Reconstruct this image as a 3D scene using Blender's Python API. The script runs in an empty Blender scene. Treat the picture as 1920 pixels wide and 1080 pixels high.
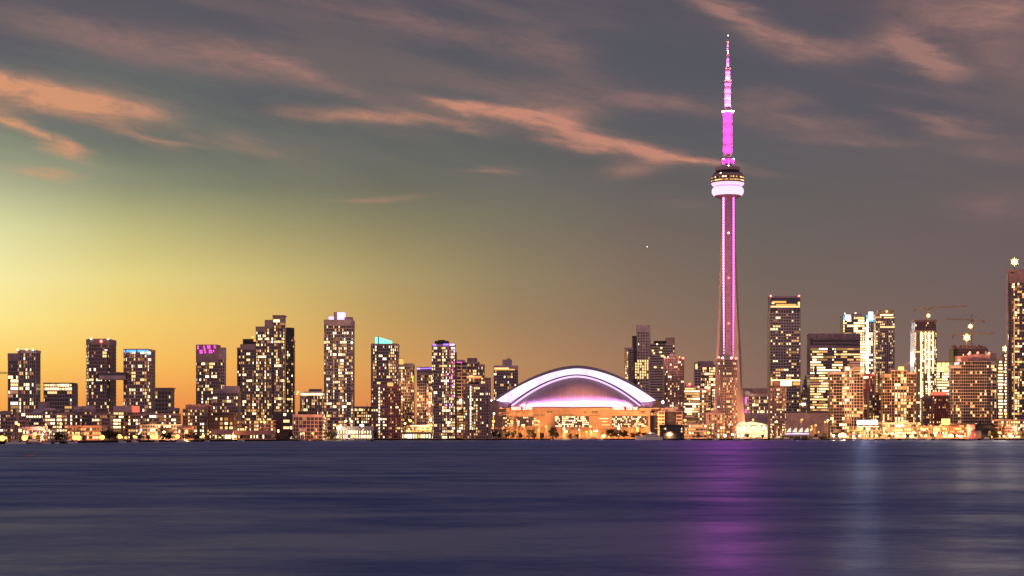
import bpy, math, random
from mathutils import Vector, Matrix

# ------------------------------------------------------------------ camera
F = 3264.0                       # focal length in pixels of a 1920 wide frame
HZ = 816.0                       # picture row of the horizon
CAMZ = 6.0
sc = bpy.context.scene
COL = sc.collection
cam_d = bpy.data.cameras.new("camera")
cam = bpy.data.objects.new("camera", cam_d)
COL.objects.link(cam)
sc.camera = cam
cam.location = (0, 0, CAMZ)
cam.rotation_euler = (math.radians(90), 0, 0)
cam_d.sensor_width = 36.0
cam_d.lens = 36.0 * F / 1920.0
cam_d.shift_y = (HZ - 540.0) / 1920.0
cam_d.clip_start = 0.5
cam_d.clip_end = 80000.0

sc.render.engine = 'CYCLES'
sc.view_settings.view_transform = 'Standard'
sc.view_settings.look = 'None'
sc.view_settings.exposure = 0.0
sc.view_settings.gamma = 1.0
sc.cycles.use_denoising = True
sc.cycles.max_bounces = 5
sc.cycles.diffuse_bounces = 2
sc.cycles.glossy_bounces = 3
sc.cycles.sample_clamp_indirect = 8.0
sc.cycles.use_light_tree = True
sc.cycles.caustics_reflective = False
sc.cycles.caustics_refractive = False

# ------------------------------------------------------------------ world
def lin(c):
    r = []
    for v in c:
        v = v / 255.0
        r.append(v / 12.92 if v <= 0.04045 else ((v + 0.055) / 1.055) ** 2.4)
    return (r[0], r[1], r[2], 1.0)

world = bpy.data.worlds.new("World")
sc.world = world
world.use_nodes = True
WT = world.node_tree
for n in list(WT.nodes):
    WT.nodes.remove(n)

class NT:
    """small helper round a node tree"""
    def __init__(self, t):
        self.t = t
    def put(self, sock, v):
        if hasattr(v, 'is_output') or isinstance(v, bpy.types.NodeSocket):
            self.t.links.new(v, sock)
        elif v is not None:
            sock.default_value = v
    def math(self, op, a, b=None, c=None, clamp=False):
        n = self.t.nodes.new('ShaderNodeMath'); n.operation = op; n.use_clamp = clamp
        self.put(n.inputs[0], a)
        if b is not None: self.put(n.inputs[1], b)
        if c is not None: self.put(n.inputs[2], c)
        return n.outputs[0]
    def mix(self, f, a, b):
        n = self.t.nodes.new('ShaderNodeMix'); n.data_type = 'RGBA'
        self.put(n.inputs[0], f); self.put(n.inputs[6], a); self.put(n.inputs[7], b)
        return n.outputs[2]
    def ramp(self, fac, stops, interp='LINEAR'):
        n = self.t.nodes.new('ShaderNodeValToRGB'); r = n.color_ramp
        r.interpolation = interp
        stops = sorted(stops, key=lambda s: s[0])
        r.elements[0].position = stops[0][0]; r.elements[0].color = stops[0][1]
        r.elements[1].position = stops[-1][0]; r.elements[1].color = stops[-1][1]
        for p, c in stops[1:-1]:
            e = r.elements.new(p); e.color = c
        self.put(n.inputs[0], fac)
        return n.outputs[0]
    def maprange(self, v, a, b, c=0.0, d=1.0, smooth=False):
        n = self.t.nodes.new('ShaderNodeMapRange')
        n.interpolation_type = 'SMOOTHSTEP' if smooth else 'LINEAR'
        self.put(n.inputs[0], v)
        for i, x in enumerate((a, b, c, d)):
            n.inputs[1 + i].default_value = x
        return n.outputs[0]
    def noise(self, vec, scale=1.0, detail=3.0, rough=0.5, dist=0.0):
        n = self.t.nodes.new('ShaderNodeTexNoise'); n.noise_dimensions = '3D'
        self.put(n.inputs['Vector'], vec)
        n.inputs['Scale'].default_value = scale; n.inputs['Detail'].default_value = detail
        n.inputs['Roughness'].default_value = rough; n.inputs['Distortion'].default_value = dist
        return n.outputs[0]
    def xyz(self, x, y, z=0.0):
        n = self.t.nodes.new('ShaderNodeCombineXYZ')
        self.put(n.inputs[0], x); self.put(n.inputs[1], y); self.put(n.inputs[2], z)
        return n.outputs[0]
    def sep(self, v):
        n = self.t.nodes.new('ShaderNodeSeparateXYZ'); self.put(n.inputs[0], v)
        return n.outputs

W = NT(WT)
tc = WT.nodes.new('ShaderNodeTexCoord')
dx, dy, dz = W.sep(tc.outputs['Generated'])
az = W.math('ARCTAN2', dx, dy)                    # compass bearing, 0 = north over the city
hor = W.math('SQRT', W.math('ADD', W.math('MULTIPLY', dx, dx), W.math('MULTIPLY', dy, dy)))
el = W.math('DIVIDE', dz, W.math('MAXIMUM', hor, 0.001))   # tangent of the height above the horizon

def AZ(px): return math.atan((px - 960.0) / F)
def EL(px, py): return (HZ - py) / F * math.cos(AZ(px))

rows = [816, 750, 680, 600, 520, 430, 350, 270, 180, 80, 0]
cols = {
    -400: [(248,150,76),(252,180,84),(254,212,104),(255,236,140),(255,248,170),(238,238,170),(196,200,150),(150,156,126),(122,126,114),(104,104,103),(95,91,97)],
    0: [(240,144,76),(247,172,84),(251,204,104),(252,229,142),(246,234,164),(221,219,163),(179,182,145),(138,146,124),(114,121,114),(102,102,104),(96,92,98)],
    240:  [(234,128,66),(242,156,78),(248,192,94),(244,208,114),(230,212,134),(192,186,128),(144,148,118),(118,124,110),(106,111,106),(97,96,101),(91,87,95)],
    480:  [(226,118,64),(236,146,78),(240,176,90),(228,188,106),(208,188,120),(166,158,112),(126,128,106),(108,112,104),(100,102,102),(94,92,97),(90,86,95)],
    720:  [(216,118,72),(222,142,82),(216,158,90),(194,158,98),(176,156,106),(142,134,100),(112,112,98),(102,104,100),(97,97,99),(92,89,95),(88,84,94)],
    960: [(198,124,84),(192,132,90),(182,137,95),(160,131,97),(146,130,99),(126,118,98),(110,108,99),(101,101,98),(96,95,98),(91,89,96),(88,84,94)],
    1200: [(176,117,88),(169,119,91),(158,119,94),(140,114,94),(129,110,95),(115,103,95),(104,98,96),(98,97,97),(93,92,97),(89,87,96),(88,83,94)],
    1440: [(152,110,95),(144,109,94),(134,107,93),(124,104,93),(115,101,94),(107,98,94),(100,96,96),(96,93,97),(92,89,97),(89,85,96),(89,83,93)],
    1920: [(132,102,95),(127,101,94),(121,98,93),(116,96,93),(112,95,94),(108,94,95),(104,93,96),(99,91,96),(95,88,95),(94,86,93),(101,85,90)],
}
elp = W.math('DIVIDE', el, 0.25, clamp=True)
keys = sorted(cols)
cur = None
for i, k in enumerate(keys):
    st = [(max(0.0, min(1.0, (HZ - py) / F * math.cos(AZ(k)) / 0.25)), lin(c)) for py, c in zip(rows, cols[k])]
    r = W.ramp(elp, st, 'LINEAR')
    if cur is None: cur = r
    else: cur = W.mix(W.maprange(az, AZ(keys[i-1]), AZ(k), 0, 1, False), cur, r)

# wind-drawn coordinates for the clouds
v0 = W.xyz(W.math('MULTIPLY', az, 9.0), W.math('MULTIPLY', W.math('ADD', el, W.math('MULTIPLY', az, 0.16)), 42.0), 0.0)
wob = W.math('SUBTRACT', W.noise(v0, 1.5, 6.0, 0.6), 0.5)
v1 = W.xyz(W.math('MULTIPLY', az, 34.0), W.math('MULTIPLY', W.math('ADD', el, W.math('MULTIPLY', az, 0.12)), 110.0), 3.0)
wisp = W.noise(v1, 1.0, 8.0, 0.66, 0.9)
U = W.math('ADD', az, W.math('MULTIPLY', wob, 0.035))
V = W.math('ADD', el, W.math('MULTIPLY', wob, 0.014))

# node group: one soft streak of cloud
g = bpy.data.node_groups.new("cloud_streak", 'ShaderNodeTree')
for nm in ('U', 'V', 'CX', 'CY', 'IL', 'IT', 'SL', 'ST'):
    g.interface.new_socket(nm, in_out='INPUT', socket_type='NodeSocketFloat')
g.interface.new_socket('D', in_out='OUTPUT', socket_type='NodeSocketFloat')
G = NT(g)
gi = g.nodes.new('NodeGroupInput'); go = g.nodes.new('NodeGroupOutput')
o_ = {s.name: s for s in gi.outputs}
gdx = G.math('SUBTRACT', o_['U'], o_['CX'])
gdy = G.math('ADD', G.math('SUBTRACT', o_['V'], o_['CY']), G.math('MULTIPLY', gdx, o_['SL']))
ga = G.math('MULTIPLY', gdx, o_['IL']); gb = G.math('MULTIPLY', gdy, o_['IT'])
gr = G.math('ADD', G.math('MULTIPLY', ga, ga), G.math('MULTIPLY', gb, gb))
g.links.new(G.math('MULTIPLY', G.math('EXPONENT', G.math('MULTIPLY', gr, -1.0)), o_['ST']), go.inputs[0])

def streak(px, py, ln, th, sl, s):
    n = WT.nodes.new('ShaderNodeGroup'); n.node_tree = g
    WT.links.new(U, n.inputs['U']); WT.links.new(V, n.inputs['V'])
    n.inputs['CX'].default_value = AZ(px); n.inputs['CY'].default_value = EL(px, py)
    n.inputs['IL'].default_value = F / (ln * 1.1); n.inputs['IT'].default_value = F / (th * 1.35)
    n.inputs['SL'].default_value = sl; n.inputs['ST'].default_value = s
    return n.outputs[0]
warm_streaks = [
    (20, 158, 90, 18, .15, .8), (80, 180, 110, 16, .18, .9), (130, 198, 120, 14, .04, .6), (215, 200, 60, 20, .1, .5), (280, 212, 40, 14, .1, .4), (20, 228, 50, 12, .5, .8), (80, 258, 60, 11, .38, .75), (140, 278, 28, 9, .3, .6),
    (260, 258, 45, 9, .35, .45), (310, 268, 60, 6, .1, .35), (440, 268, 90, 10, .2, .25),
    (85, 325, 38, 6, .12, .85), (640, 214, 90, 7, .03, .6), (760, 222, 110, 9, .08, .65), (880, 240, 50, 6, .15, .4),
    (840, 200, 60, 7, .16, .75), (900, 207, 70, 8, .1, 1.0), (980, 220, 70, 10, .14, 1.0), (1040, 210, 60, 14, .1, .5), (1060, 248, 70, 14, .35, .9), (1110, 268, 60, 12, .1, .7),
    (1190, 276, 70, 12, .22, .9), (1260, 293, 60, 8, .18, .8), (1320, 303, 50, 6, .12, .9), (1185, 318, 45, 10, -.1, .5), (1230, 300, 40, 8, .1, .4),
    (700, 376, 60, 4, -.06, .4), (935, 317, 40, 3, .02, .5),
]
pink_streaks = [
    (150, 68, 180, 16, .16, .22), (350, 95, 190, 22, .12, .42), (470, 112, 90, 20, .22, .45), (545, 124, 70, 18, .35, .35), (640, 165, 90, 10, .35, .35), (120, 40, 140, 10, .15, .2),
    (690, 28, 170, 12, .18, .35), (840, 62, 120, 14, .2, .28), (1040, 100, 80, 30, .35, .42), (1130, 184, 150, 16, .1, .34), (960, 168, 200, 20, .12, .18),
    (1335, 12, 70, 16, .5, .70), (1400, 44, 80, 16, .38, .75), (1480, 78, 90, 16, .2, .55), (1600, 92, 110, 14, .02, .5), (1690, 80, 50, 22, .4, .55), (1725, 104, 34, 26, .8, .70),
    (1762, 128, 38, 18, .3, .85), (1740, 30, 60, 22, .3, .3), (1840, 22, 110, 30, .2, .60), (1905, 18, 50, 14, .2, .7), (1880, 92, 60, 36, .4, .45),
    (1450, 186, 70, 16, .04, .45), (1500, 232, 90, 14, .16, .55), (1610, 262, 110, 6, .06, .40), (1740, 222, 60, 8, .3, .45), (1820, 246, 90, 10, .18, .40), (1890, 285, 70, 12, .1, .3),
    (1870, 385, 70, 20, .05, .25), (1280, 385, 60, 8, .1, .12), (1245, 190, 70, 12, .2, .35), (1400, 325, 60, 5, .12, .25),
]
def total(lst):
    acc = None
    for s in lst:
        o = streak(*s)
        acc = o if acc is None else W.math('ADD', acc, o)
    return acc
wispf = W.maprange(wisp, 0.32, 0.66, 0.45, 1.2)
warm = W.math('MULTIPLY', W.math('MULTIPLY', total(warm_streaks), 0.82), wispf, clamp=True)
pink = W.math('MULTIPLY', total(pink_streaks), wispf, clamp=True)
# broad darker blue-grey bands between the cirrus, only in the upper sky
v2 = W.xyz(W.math('MULTIPLY', az, 5.0), W.math('MULTIPLY', W.math('ADD', el, W.math('MULTIPLY', az, 0.2)), 30.0), 7.0)
band = W.noise(v2, 1.0, 5.0, 0.55, 0.4)
bandf = W.math('MULTIPLY', W.maprange(band, 0.40, 0.64, 0.0, 0.55, True), W.maprange(el, 0.12, 0.2, 0.0, 1.0, True))
bandw = W.math('MULTIPLY', W.maprange(band, 0.50, 0.34, 0.0, 0.40, True), W.maprange(el, 0.12, 0.2, 0.0, 1.0, True))
cur = W.mix(bandf, cur, lin((82, 84, 94)))
cur = W.mix(bandw, cur, lin((122, 103, 102)))
cur = W.mix(W.math('MULTIPLY', pink, 0.80), cur, lin((168, 124, 113)))
cur = W.mix(W.math('MULTIPLY', warm, 0.82), cur, W.mix(W.maprange(az, AZ(0), AZ(1000)), lin((228, 158, 116)), lin((208, 142, 120))))
# the rest of the dome: dim indigo overhead, mauve behind the viewer
cur = W.mix(W.maprange(el, 0.25, 0.75, 0, 1, True), cur, (0.075, 0.075, 0.15, 1))
back = W.ramp(W.math('MULTIPLY', el, 0.5, clamp=True), [(0.0, (0.80, 0.52, 0.54, 1)), (0.3, (0.36, 0.26, 0.32, 1)), (1.0, (0.07, 0.075, 0.15, 1))])
cur = W.mix(W.maprange(W.math('ABSOLUTE', az), 0.7, 1.5, 0, 1, True), cur, back)
# faint physical sky model added over the gradient
sky = WT.nodes.new('ShaderNodeTexSky')
sky.sky_type = 'NISHITA'; sky.sun_disc = False
sky.sun_elevation = math.radians(-1.5) if False else math.radians(0.5)
sky.sun_rotation = math.radians(-24)
bgA = WT.nodes.new('ShaderNodeBackground'); bgB = WT.nodes.new('ShaderNodeBackground')
WT.links.new(cur, bgA.inputs[0]); bgA.inputs[1].default_value = 1.0
WT.links.new(sky.outputs[0], bgB.inputs[0]); bgB.inputs[1].default_value = 0.0015
addn = WT.nodes.new('ShaderNodeAddShader'); wout = WT.nodes.new('ShaderNodeOutputWorld')
WT.links.new(bgA.outputs[0], addn.inputs[0]); WT.links.new(bgB.outputs[0], addn.inputs[1])
WT.links.new(addn.outputs[0], wout.inputs[0])
world.cycles.sampling_method = 'MANUAL'
world.cycles.sample_map_resolution = 512

# ------------------------------------------------------------------ materials
MATS = {}
def mat_emit(name, col, strength=1.0, sample=False):
    if name in MATS: return MATS[name]
    m = bpy.data.materials.new(name); m.use_nodes = True
    t = m.node_tree
    for n in list(t.nodes): t.nodes.remove(n)
    e = t.nodes.new('ShaderNodeEmission'); o = t.nodes.new('ShaderNodeOutputMaterial')
    e.inputs[0].default_value = (*col, 1); e.inputs[1].default_value = strength
    t.links.new(e.outputs[0], o.inputs[0])
    m.cycles.emission_sampling = 'FRONT_BACK' if sample else 'NONE'
    MATS[name] = m
    return m

def mat_pbr(name, col, rough=0.7, metal=0.0, var=0.25, scale=0.15, spec=0.3):
    """base colour broken up by two sizes of weathering noise"""
    if name in MATS: return MATS[name]
    m = bpy.data.materials.new(name); m.use_nodes = True
    t = m.node_tree; N = NT(t)
    b = t.nodes['Principled BSDF']
    g_ = t.nodes.new('ShaderNodeNewGeometry')
    big = N.noise(g_.outputs['Position'], scale, 4.0, 0.6)
    f = N.maprange(big, 0.3, 0.7, 0.0, 1.0)
    a = tuple(c * (1 - var) for c in col) + (1,); c2 = tuple(min(1, c * (1 + var)) for c in col) + (1,)
    t.links.new(N.mix(f, a, c2), b.inputs['Base Color'])
    b.inputs['Roughness'].default_value = rough
    b.inputs['Metallic'].default_value = metal
    b.inputs['Specular IOR Level'].default_value = spec
    MATS[name] = m
    return m

M_GLASS = mat_pbr('dark_glass', (0.052, 0.038, 0.048), 0.30, 0, 0.5, 0.35, 0.6)
M_GLASSB = mat_pbr('blue_glass', (0.050, 0.042, 0.080), 0.25, 0, 0.4, 0.3, 0.6)
M_GLASSL = mat_pbr('pale_glass', (0.24, 0.18, 0.16), 0.3, 0, 0.4, 0.3, 0.6)
M_MAUVE = mat_pbr('mauve_concrete', (0.52, 0.38, 0.40), 0.8)
M_DARK = mat_pbr('dark_concrete', (0.34, 0.24, 0.265), 0.8)
M_BLACK = mat_pbr('black_cladding', (0.040, 0.032, 0.040), 0.6)
M_PALE = mat_pbr('pale_concrete', (0.62, 0.48, 0.45), 0.8)
M_RED = mat_pbr('red_brick', (0.60, 0.22, 0.17), 0.85)
M_BROWN = mat_pbr('brown_brick', (0.42, 0.25, 0.23), 0.85)
M_TAN = mat_pbr('tan_brick', (0.58, 0.38, 0.28), 0.85)
M_GOLD = mat_pbr('golden_stone', (0.55, 0.38, 0.22), 0.7)
M_STEEL = mat_pbr('painted_steel', (0.30, 0.24, 0.22), 0.5, 0.3)
M_CRANE = mat_pbr('crane_yellow_steel', (0.62, 0.36, 0.20), 0.5, 0.1)
M_WHITE = mat_pbr('white_paint', (0.75, 0.74, 0.74), 0.5, 0, 0.06)
M_POST = mat_pbr('lamp_post_metal', (0.10, 0.08, 0.07), 0.5, 0.5)
M_BARK = mat_pbr('bark', (0.06, 0.04, 0.03), 0.9)
FRAME = {'mauve': M_MAUVE, 'dark': M_DARK, 'black': M_BLACK, 'pale': M_PALE, 'red': M_RED, 'brown': M_BROWN, 'tan': M_TAN, 'gold': M_GOLD}
GLASS = {'black': mat_pbr('black_glass', (0.022, 0.016, 0.02), 0.3, 0, .4, .3, .3), 'dark': M_GLASS, 'blue': M_GLASSB, 'pale': M_GLASSL}

WIN = {
    'dim':   mat_emit('window_dim_amber', (0.75, 0.34, 0.10), 0.7),
    'amber': mat_emit('window_amber', (1.0, 0.50, 0.14), 1.15),
    'warm':  mat_emit('window_warm', (1.0, 0.64, 0.24), 1.8),
    'hot':   mat_emit('window_bright_warm', (1.0, 0.74, 0.36), 2.9),
    'white': mat_emit('window_white', (1.0, 0.86, 0.62), 2.7),
    'rose':  mat_emit('window_dim_rose', (1.0, 0.40, 0.26), 0.55),
    'ember': mat_emit('window_ember', (0.9, 0.40, 0.12), 0.35),
    'cool':  mat_emit('window_cool_white', (0.85, 0.95, 1.0), 3.0),
    'red':   mat_emit('window_red_curtain', (1.0, 0.20, 0.12), 1.0),
    'magenta': mat_emit('light_magenta', (1.0, 0.08, 0.62), 2.6),
    'violet': mat_emit('light_violet', (0.32, 0.16, 1.0), 2.2),
    'blue':  mat_emit('light_blue', (0.10, 0.42, 1.0), 2.0),
    'teal':  mat_emit('light_teal', (0.25, 1.0, 0.72), 1.7),
    'lilac': mat_emit('light_lilac', (0.80, 0.45, 1.0), 2.2),
    'beam':  mat_emit('light_blaze', (0.92, 0.95, 1.0), 60.0, True),
    'orange': mat_emit('light_orange', (1.0, 0.42, 0.10), 1.6),
    'yellow': mat_emit('light_yellow', (1.0, 0.72, 0.20), 1.8),
    'lime':  mat_emit('light_lime', (0.8, 0.95, 0.1), 1.2),
}
PAL = {
    'home': [('ember', 5), ('rose', 4), ('dim', 5), ('amber', 8), ('warm', 9), ('hot', 9), ('white', 4), ('red', .3)],
    'office': [('rose', 3), ('dim', 5), ('amber', 5), ('warm', 9), ('hot', 6), ('white', 2)],
    'blaze': [('warm', 4), ('hot', 9), ('white', 4)],
    'gold': [('ember', 3), ('dim', 4), ('amber', 6), ('warm', 8), ('hot', 4)],
    'redlit': [('dim', 6), ('amber', 4), ('warm', 4), ('hot', 2), ('red', 2)],
    'cooloff': [('warm', 3), ('hot', 4), ('white', 5), ('cool', 4)],
}

# ------------------------------------------------------------------ mesh helper
class MB:
    def __init__(self):
        self.v = []; self.f = []; self.mi = []
    def add(self, vs, fs, mi=0):
        b = len(self.v)
        self.v.extend(vs)
        for f in fs:
            self.f.append(tuple(b + i for i in f)); self.mi.append(mi)
    def box(self, x0, x1, y0, y1, z0, z1, mi=0):
        self.add([(x0,y0,z0),(x1,y0,z0),(x1,y1,z0),(x0,y1,z0),(x0,y0,z1),(x1,y0,z1),(x1,y1,z1),(x0,y1,z1)],
                 [(0,3,2,1),(4,5,6,7),(0,1,5,4),(1,2,6,5),(2,3,7,6),(3,0,4,7)], mi)
    def obox(self, c, ang, w, d, z0, z1, mi=0):
        ca, sa = math.cos(ang), math.sin(ang)
        vs = []
        for z in (z0, z1):
            for a, b in ((-.5,-.5),(.5,-.5),(.5,.5),(-.5,.5)):
                vs.append((c[0] + a*w*ca - b*d*sa, c[1] + a*w*sa + b*d*ca, z))
        self.add(vs, [(0,3,2,1),(4,5,6,7),(0,1,5,4),(1,2,6,5),(2,3,7,6),(3,0,4,7)], mi)
    def prism(self, pts, z0, z1, mi=0):
        n = len(pts)
        vs = [(p[0], p[1], z0) for p in pts] + [(p[0], p[1], z1) for p in pts]
        fs = [tuple(reversed(range(n))), tuple(range(n, 2*n))]
        fs += [(i, (i+1) % n, n + (i+1) % n, n + i) for i in range(n)]
        self.add(vs, fs, mi)
    def bar(self, a, b, r, n=4, r2=None, mi=0):
        a = Vector(a); b = Vector(b); d = (b - a)
        if d.length < 1e-6: return
        q = d.to_track_quat('Z', 'Y'); r2 = r if r2 is None else r2
        vs = []
        for p, rr in ((a, r), (b, r2)):
            for i in range(n):
                t = 2*math.pi*(i + .5)/n
                vs.append(tuple(p + q @ Vector((rr*math.cos(t), rr*math.sin(t), 0))))
        fs = [(i, (i+1) % n, n + (i+1) % n, n + i) for i in range(n)] + [tuple(reversed(range(n))), tuple(range(n, 2*n))]
        self.add(vs, fs, mi)
    def lathe(self, prof, n=32, c=(0, 0), mi=0, caps=True):
        vs = []; fs = []
        for r, z in prof:
            for i in range(n):
                t = 2*math.pi*i/n
                vs.append((c[0] + r*math.cos(t), c[1] + r*math.sin(t), z))
        for k in range(len(prof) - 1):
            for i in range(n):
                j = (i+1) % n
                fs.append((k*n+i, k*n+j, (k+1)*n+j, (k+1)*n+i))
        if caps:
            fs.append(tuple(reversed(range(n)))); fs.append(tuple((len(prof)-1)*n + i for i in range(n)))
        self.add(vs, fs, mi)
    def sphere(self, c, r, n=10, m=6, sz=1.0, mi=0):
        prof = [(max(0.001, r*math.sin(math.pi*k/m)), c[2] - r*sz*math.cos(math.pi*k/m)) for k in range(m+1)]
        self.lathe(prof, n, (c[0], c[1]), mi, False)
    def grid(self, rows_, mi=0):
        n = len(rows_[0]); vs = [p for r in rows_ for p in r]
        fs = [(k*n+i, k*n+i+1, (k+1)*n+i+1, (k+1)*n+i) for k in range(len(rows_)-1) for i in range(n-1)]
        self.add(vs, fs, mi)
    def mesh(self, name, mats, smooth=False):
        me = bpy.data.meshes.new(name)
        me.from_pydata(self.v, [], self.f)
        for m in (mats if isinstance(mats, (list, tuple)) else [mats]): me.materials.append(m)
        if any(self.mi): me.polygons.foreach_set('material_index', self.mi)
        if smooth: me.polygons.foreach_set('use_smooth', [True]*len(me.polygons))
        me.update()
        return me
    def build(self, name, mats, parent=None, smooth=False, loc=None):
        o = bpy.data.objects.new(name, self.mesh(name, mats, smooth))
        COL.objects.link(o)
        if parent is not None: o.parent = parent
        if loc: o.location = loc
        return o

def tag(o, label=None, cat=None, group=None, kind=None):
    if label: o['label'] = label
    if cat: o['category'] = cat
    if group: o['group'] = group
    if kind: o['kind'] = kind
    return o
def empty(name, loc):
    o = bpy.data.objects.new(name, None); COL.objects.link(o); o.location = loc
    o.empty_display_size = 5
    return o
def X_(px, Y): return (px - 960.0) / F * Y
def Z_(py, Y): return CAMZ + (HZ - py) / F * Y
GZ = 1.4                           # height of the land above the water

# shoreline: picture column -> distance of the quay edge
SHORE = [(-400, 1100), (0, 1165), (90, 1190), (150, 1330), (230, 1440), (330, 1560), (440, 1700), (560, 1850), (700, 2010), (860, 2100), (1000, 2180),
         (1200, 2190), (1400, 2190), (1600, 2190), (1920, 2170), (2400, 2150)]
def shoreY(px):
    if px <= SHORE[0][0]: return SHORE[0][1]
    for (a, ya), (b, yb) in zip(SHORE, SHORE[1:]):
        if px <= b: return ya + (yb - ya) * (px - a) / (b - a)
    return SHORE[-1][1]

# ------------------------------------------------------------------ water and land
def water_material():
    m = bpy.data.materials.new('lake_water'); m.use_nodes = True
    t = m.node_tree; N = NT(t)
    for n in list(t.nodes): t.nodes.remove(n)
    geo = t.nodes.new('ShaderNodeNewGeometry')
    px, py, pz = N.sep(geo.outputs['Position'])
    def field(sx, sy, det, off, rough=0.6):
        return N.noise(N.xyz(N.math('MULTIPLY', px, sx), N.math('MULTIPLY', py, sy), off), 1.0, det, rough, 0.3)
    swell = field(1/22.0, 1/14.0, 8.0, 0.0, 0.62)
    fine = field(1/2.2, 1/1.1, 4.0, 4.0, 0.6)
    far = field(1/260.0, 1/110.0, 6.0, 9.0, 0.6)
    bump = t.nodes.new('ShaderNodeBump'); bump.inputs['Strength'].default_value = 0.55; bump.inputs['Distance'].default_value = 1.0
    h = N.math('ADD', N.math('MULTIPLY', swell, 0.75), N.math('MULTIPLY', fine, 0.05))
    t.links.new(h, bump.inputs['Height'])
    patch = N.math('ADD', N.math('MULTIPLY', swell, 0.45), N.math('ADD', N.math('MULTIPLY', far, 0.40), N.math('MULTIPLY', fine, 0.15)))
    gl = t.nodes.new('ShaderNodeBsdfGlossy'); gl.distribution = 'GGX'
    t.links.new(N.mix(N.maprange(patch, 0.42, 0.58), (0.17, 0.22, 0.46, 1), (0.48, 0.52, 0.70, 1)), gl.inputs['Color'])
    t.links.new(N.maprange(patch, 0.42, 0.58, 0.44, 0.35), gl.inputs['Roughness'])
    t.links.new(bump.outputs[0], gl.inputs['Normal'])
    df = t.nodes.new('ShaderNodeBsdfDiffuse'); df.inputs[0].default_value = (0.03, 0.035, 0.11, 1)
    mx = t.nodes.new('ShaderNodeMixShader'); mx.inputs[0].default_value = 0.72
    o = t.nodes.new('ShaderNodeOutputMaterial')
    t.links.new(df.outputs[0], mx.inputs[1]); t.links.new(gl.outputs[0], mx.inputs[2]); t.links.new(mx.outputs[0], o.inputs[0])
    return m
mb = MB(); mb.add([(-9000, -3000, 0), (9000, -3000, 0), (26000, 42000, 0), (-26000, 42000, 0)], [(0, 1, 2, 3)])
tag(mb.build('water', water_material()), kind='structure')

mb = MB()
edge = [(X_(px, Y), Y) for px, Y in SHORE]
edge = [(-5000, 900)] + edge + [(5000, 2150)]
poly = edge + [(26000, 42000), (-26000, 42000)]
mb.prism(poly, -1.0, GZ)
M_LAND = mat_pbr('harbour_land', (0.035, 0.028, 0.025), 0.9)
tag(mb.build('ground', M_LAND), kind='structure')
# quay wall coping along the edge
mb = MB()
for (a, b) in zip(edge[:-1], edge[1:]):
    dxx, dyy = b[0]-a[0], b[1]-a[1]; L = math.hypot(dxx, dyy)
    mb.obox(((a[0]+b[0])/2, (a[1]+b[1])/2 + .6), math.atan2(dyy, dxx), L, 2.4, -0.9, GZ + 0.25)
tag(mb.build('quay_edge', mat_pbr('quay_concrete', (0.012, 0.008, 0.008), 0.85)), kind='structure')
# promenade pavement behind the quay
mb = MB()
pr = [(x, y + 2.2) for x, y in edge]; pr2 = [(x, y + 30) for x, y in edge]
for i in range(len(pr)-1):
    mb.add([(*pr[i], GZ + .05), (*pr[i+1], GZ + .05), (*pr2[i+1], GZ + .05), (*pr2[i], GZ + .05)], [(0, 1, 2, 3)])
tag(mb.build('promenade', mat_pbr('promenade_paving', (0.05, 0.035, 0.03), 0.8)), kind='structure')

# ------------------------------------------------------------------ buildings
def offset_poly(pts, o):
    n = len(pts); out = []
    for i in range(n):
        p0, p1, p2 = Vector(pts[i-1]), Vector(pts[i]), Vector(pts[(i+1) % n])
        d1 = (p1-p0).normalized(); d2 = (p2-p1).normalized()
        n1 = Vector((d1.y, -d1.x)); n2 = Vector((d2.y, -d2.x))
        b = n1 + n2
        k = max(0.35, b.length_squared / 2.0)
        out.append(tuple(p1 + b * (o / k) * 1.0 if k > .36 else p1 + b*o))
    return out

WINMESH = {}
def winmesh(k):
    if k not in WINMESH:
        m = MB(); m.box(-.5, .5, -.04, .04, -.5, .5)
        WINMESH[k] = m.mesh('window_pane', WIN[k])
    return WINMESH[k]
def win_obj(k, c, ang, w, h, parent, name='window'):
    o = bpy.data.objects.new(name, winmesh(k)); COL.objects.link(o)
    o.parent = parent; o.location = c; o.rotation_euler = (0, 0, ang); o.scale = (w, 1, h)
    return o
def pick(rng, pal):
    L = PAL[pal]; s = sum(w for _, w in L); r = rng.random()*s
    for k, w in L:
        r -= w
        if r <= 0: return k
    return L[-1][0]

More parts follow.
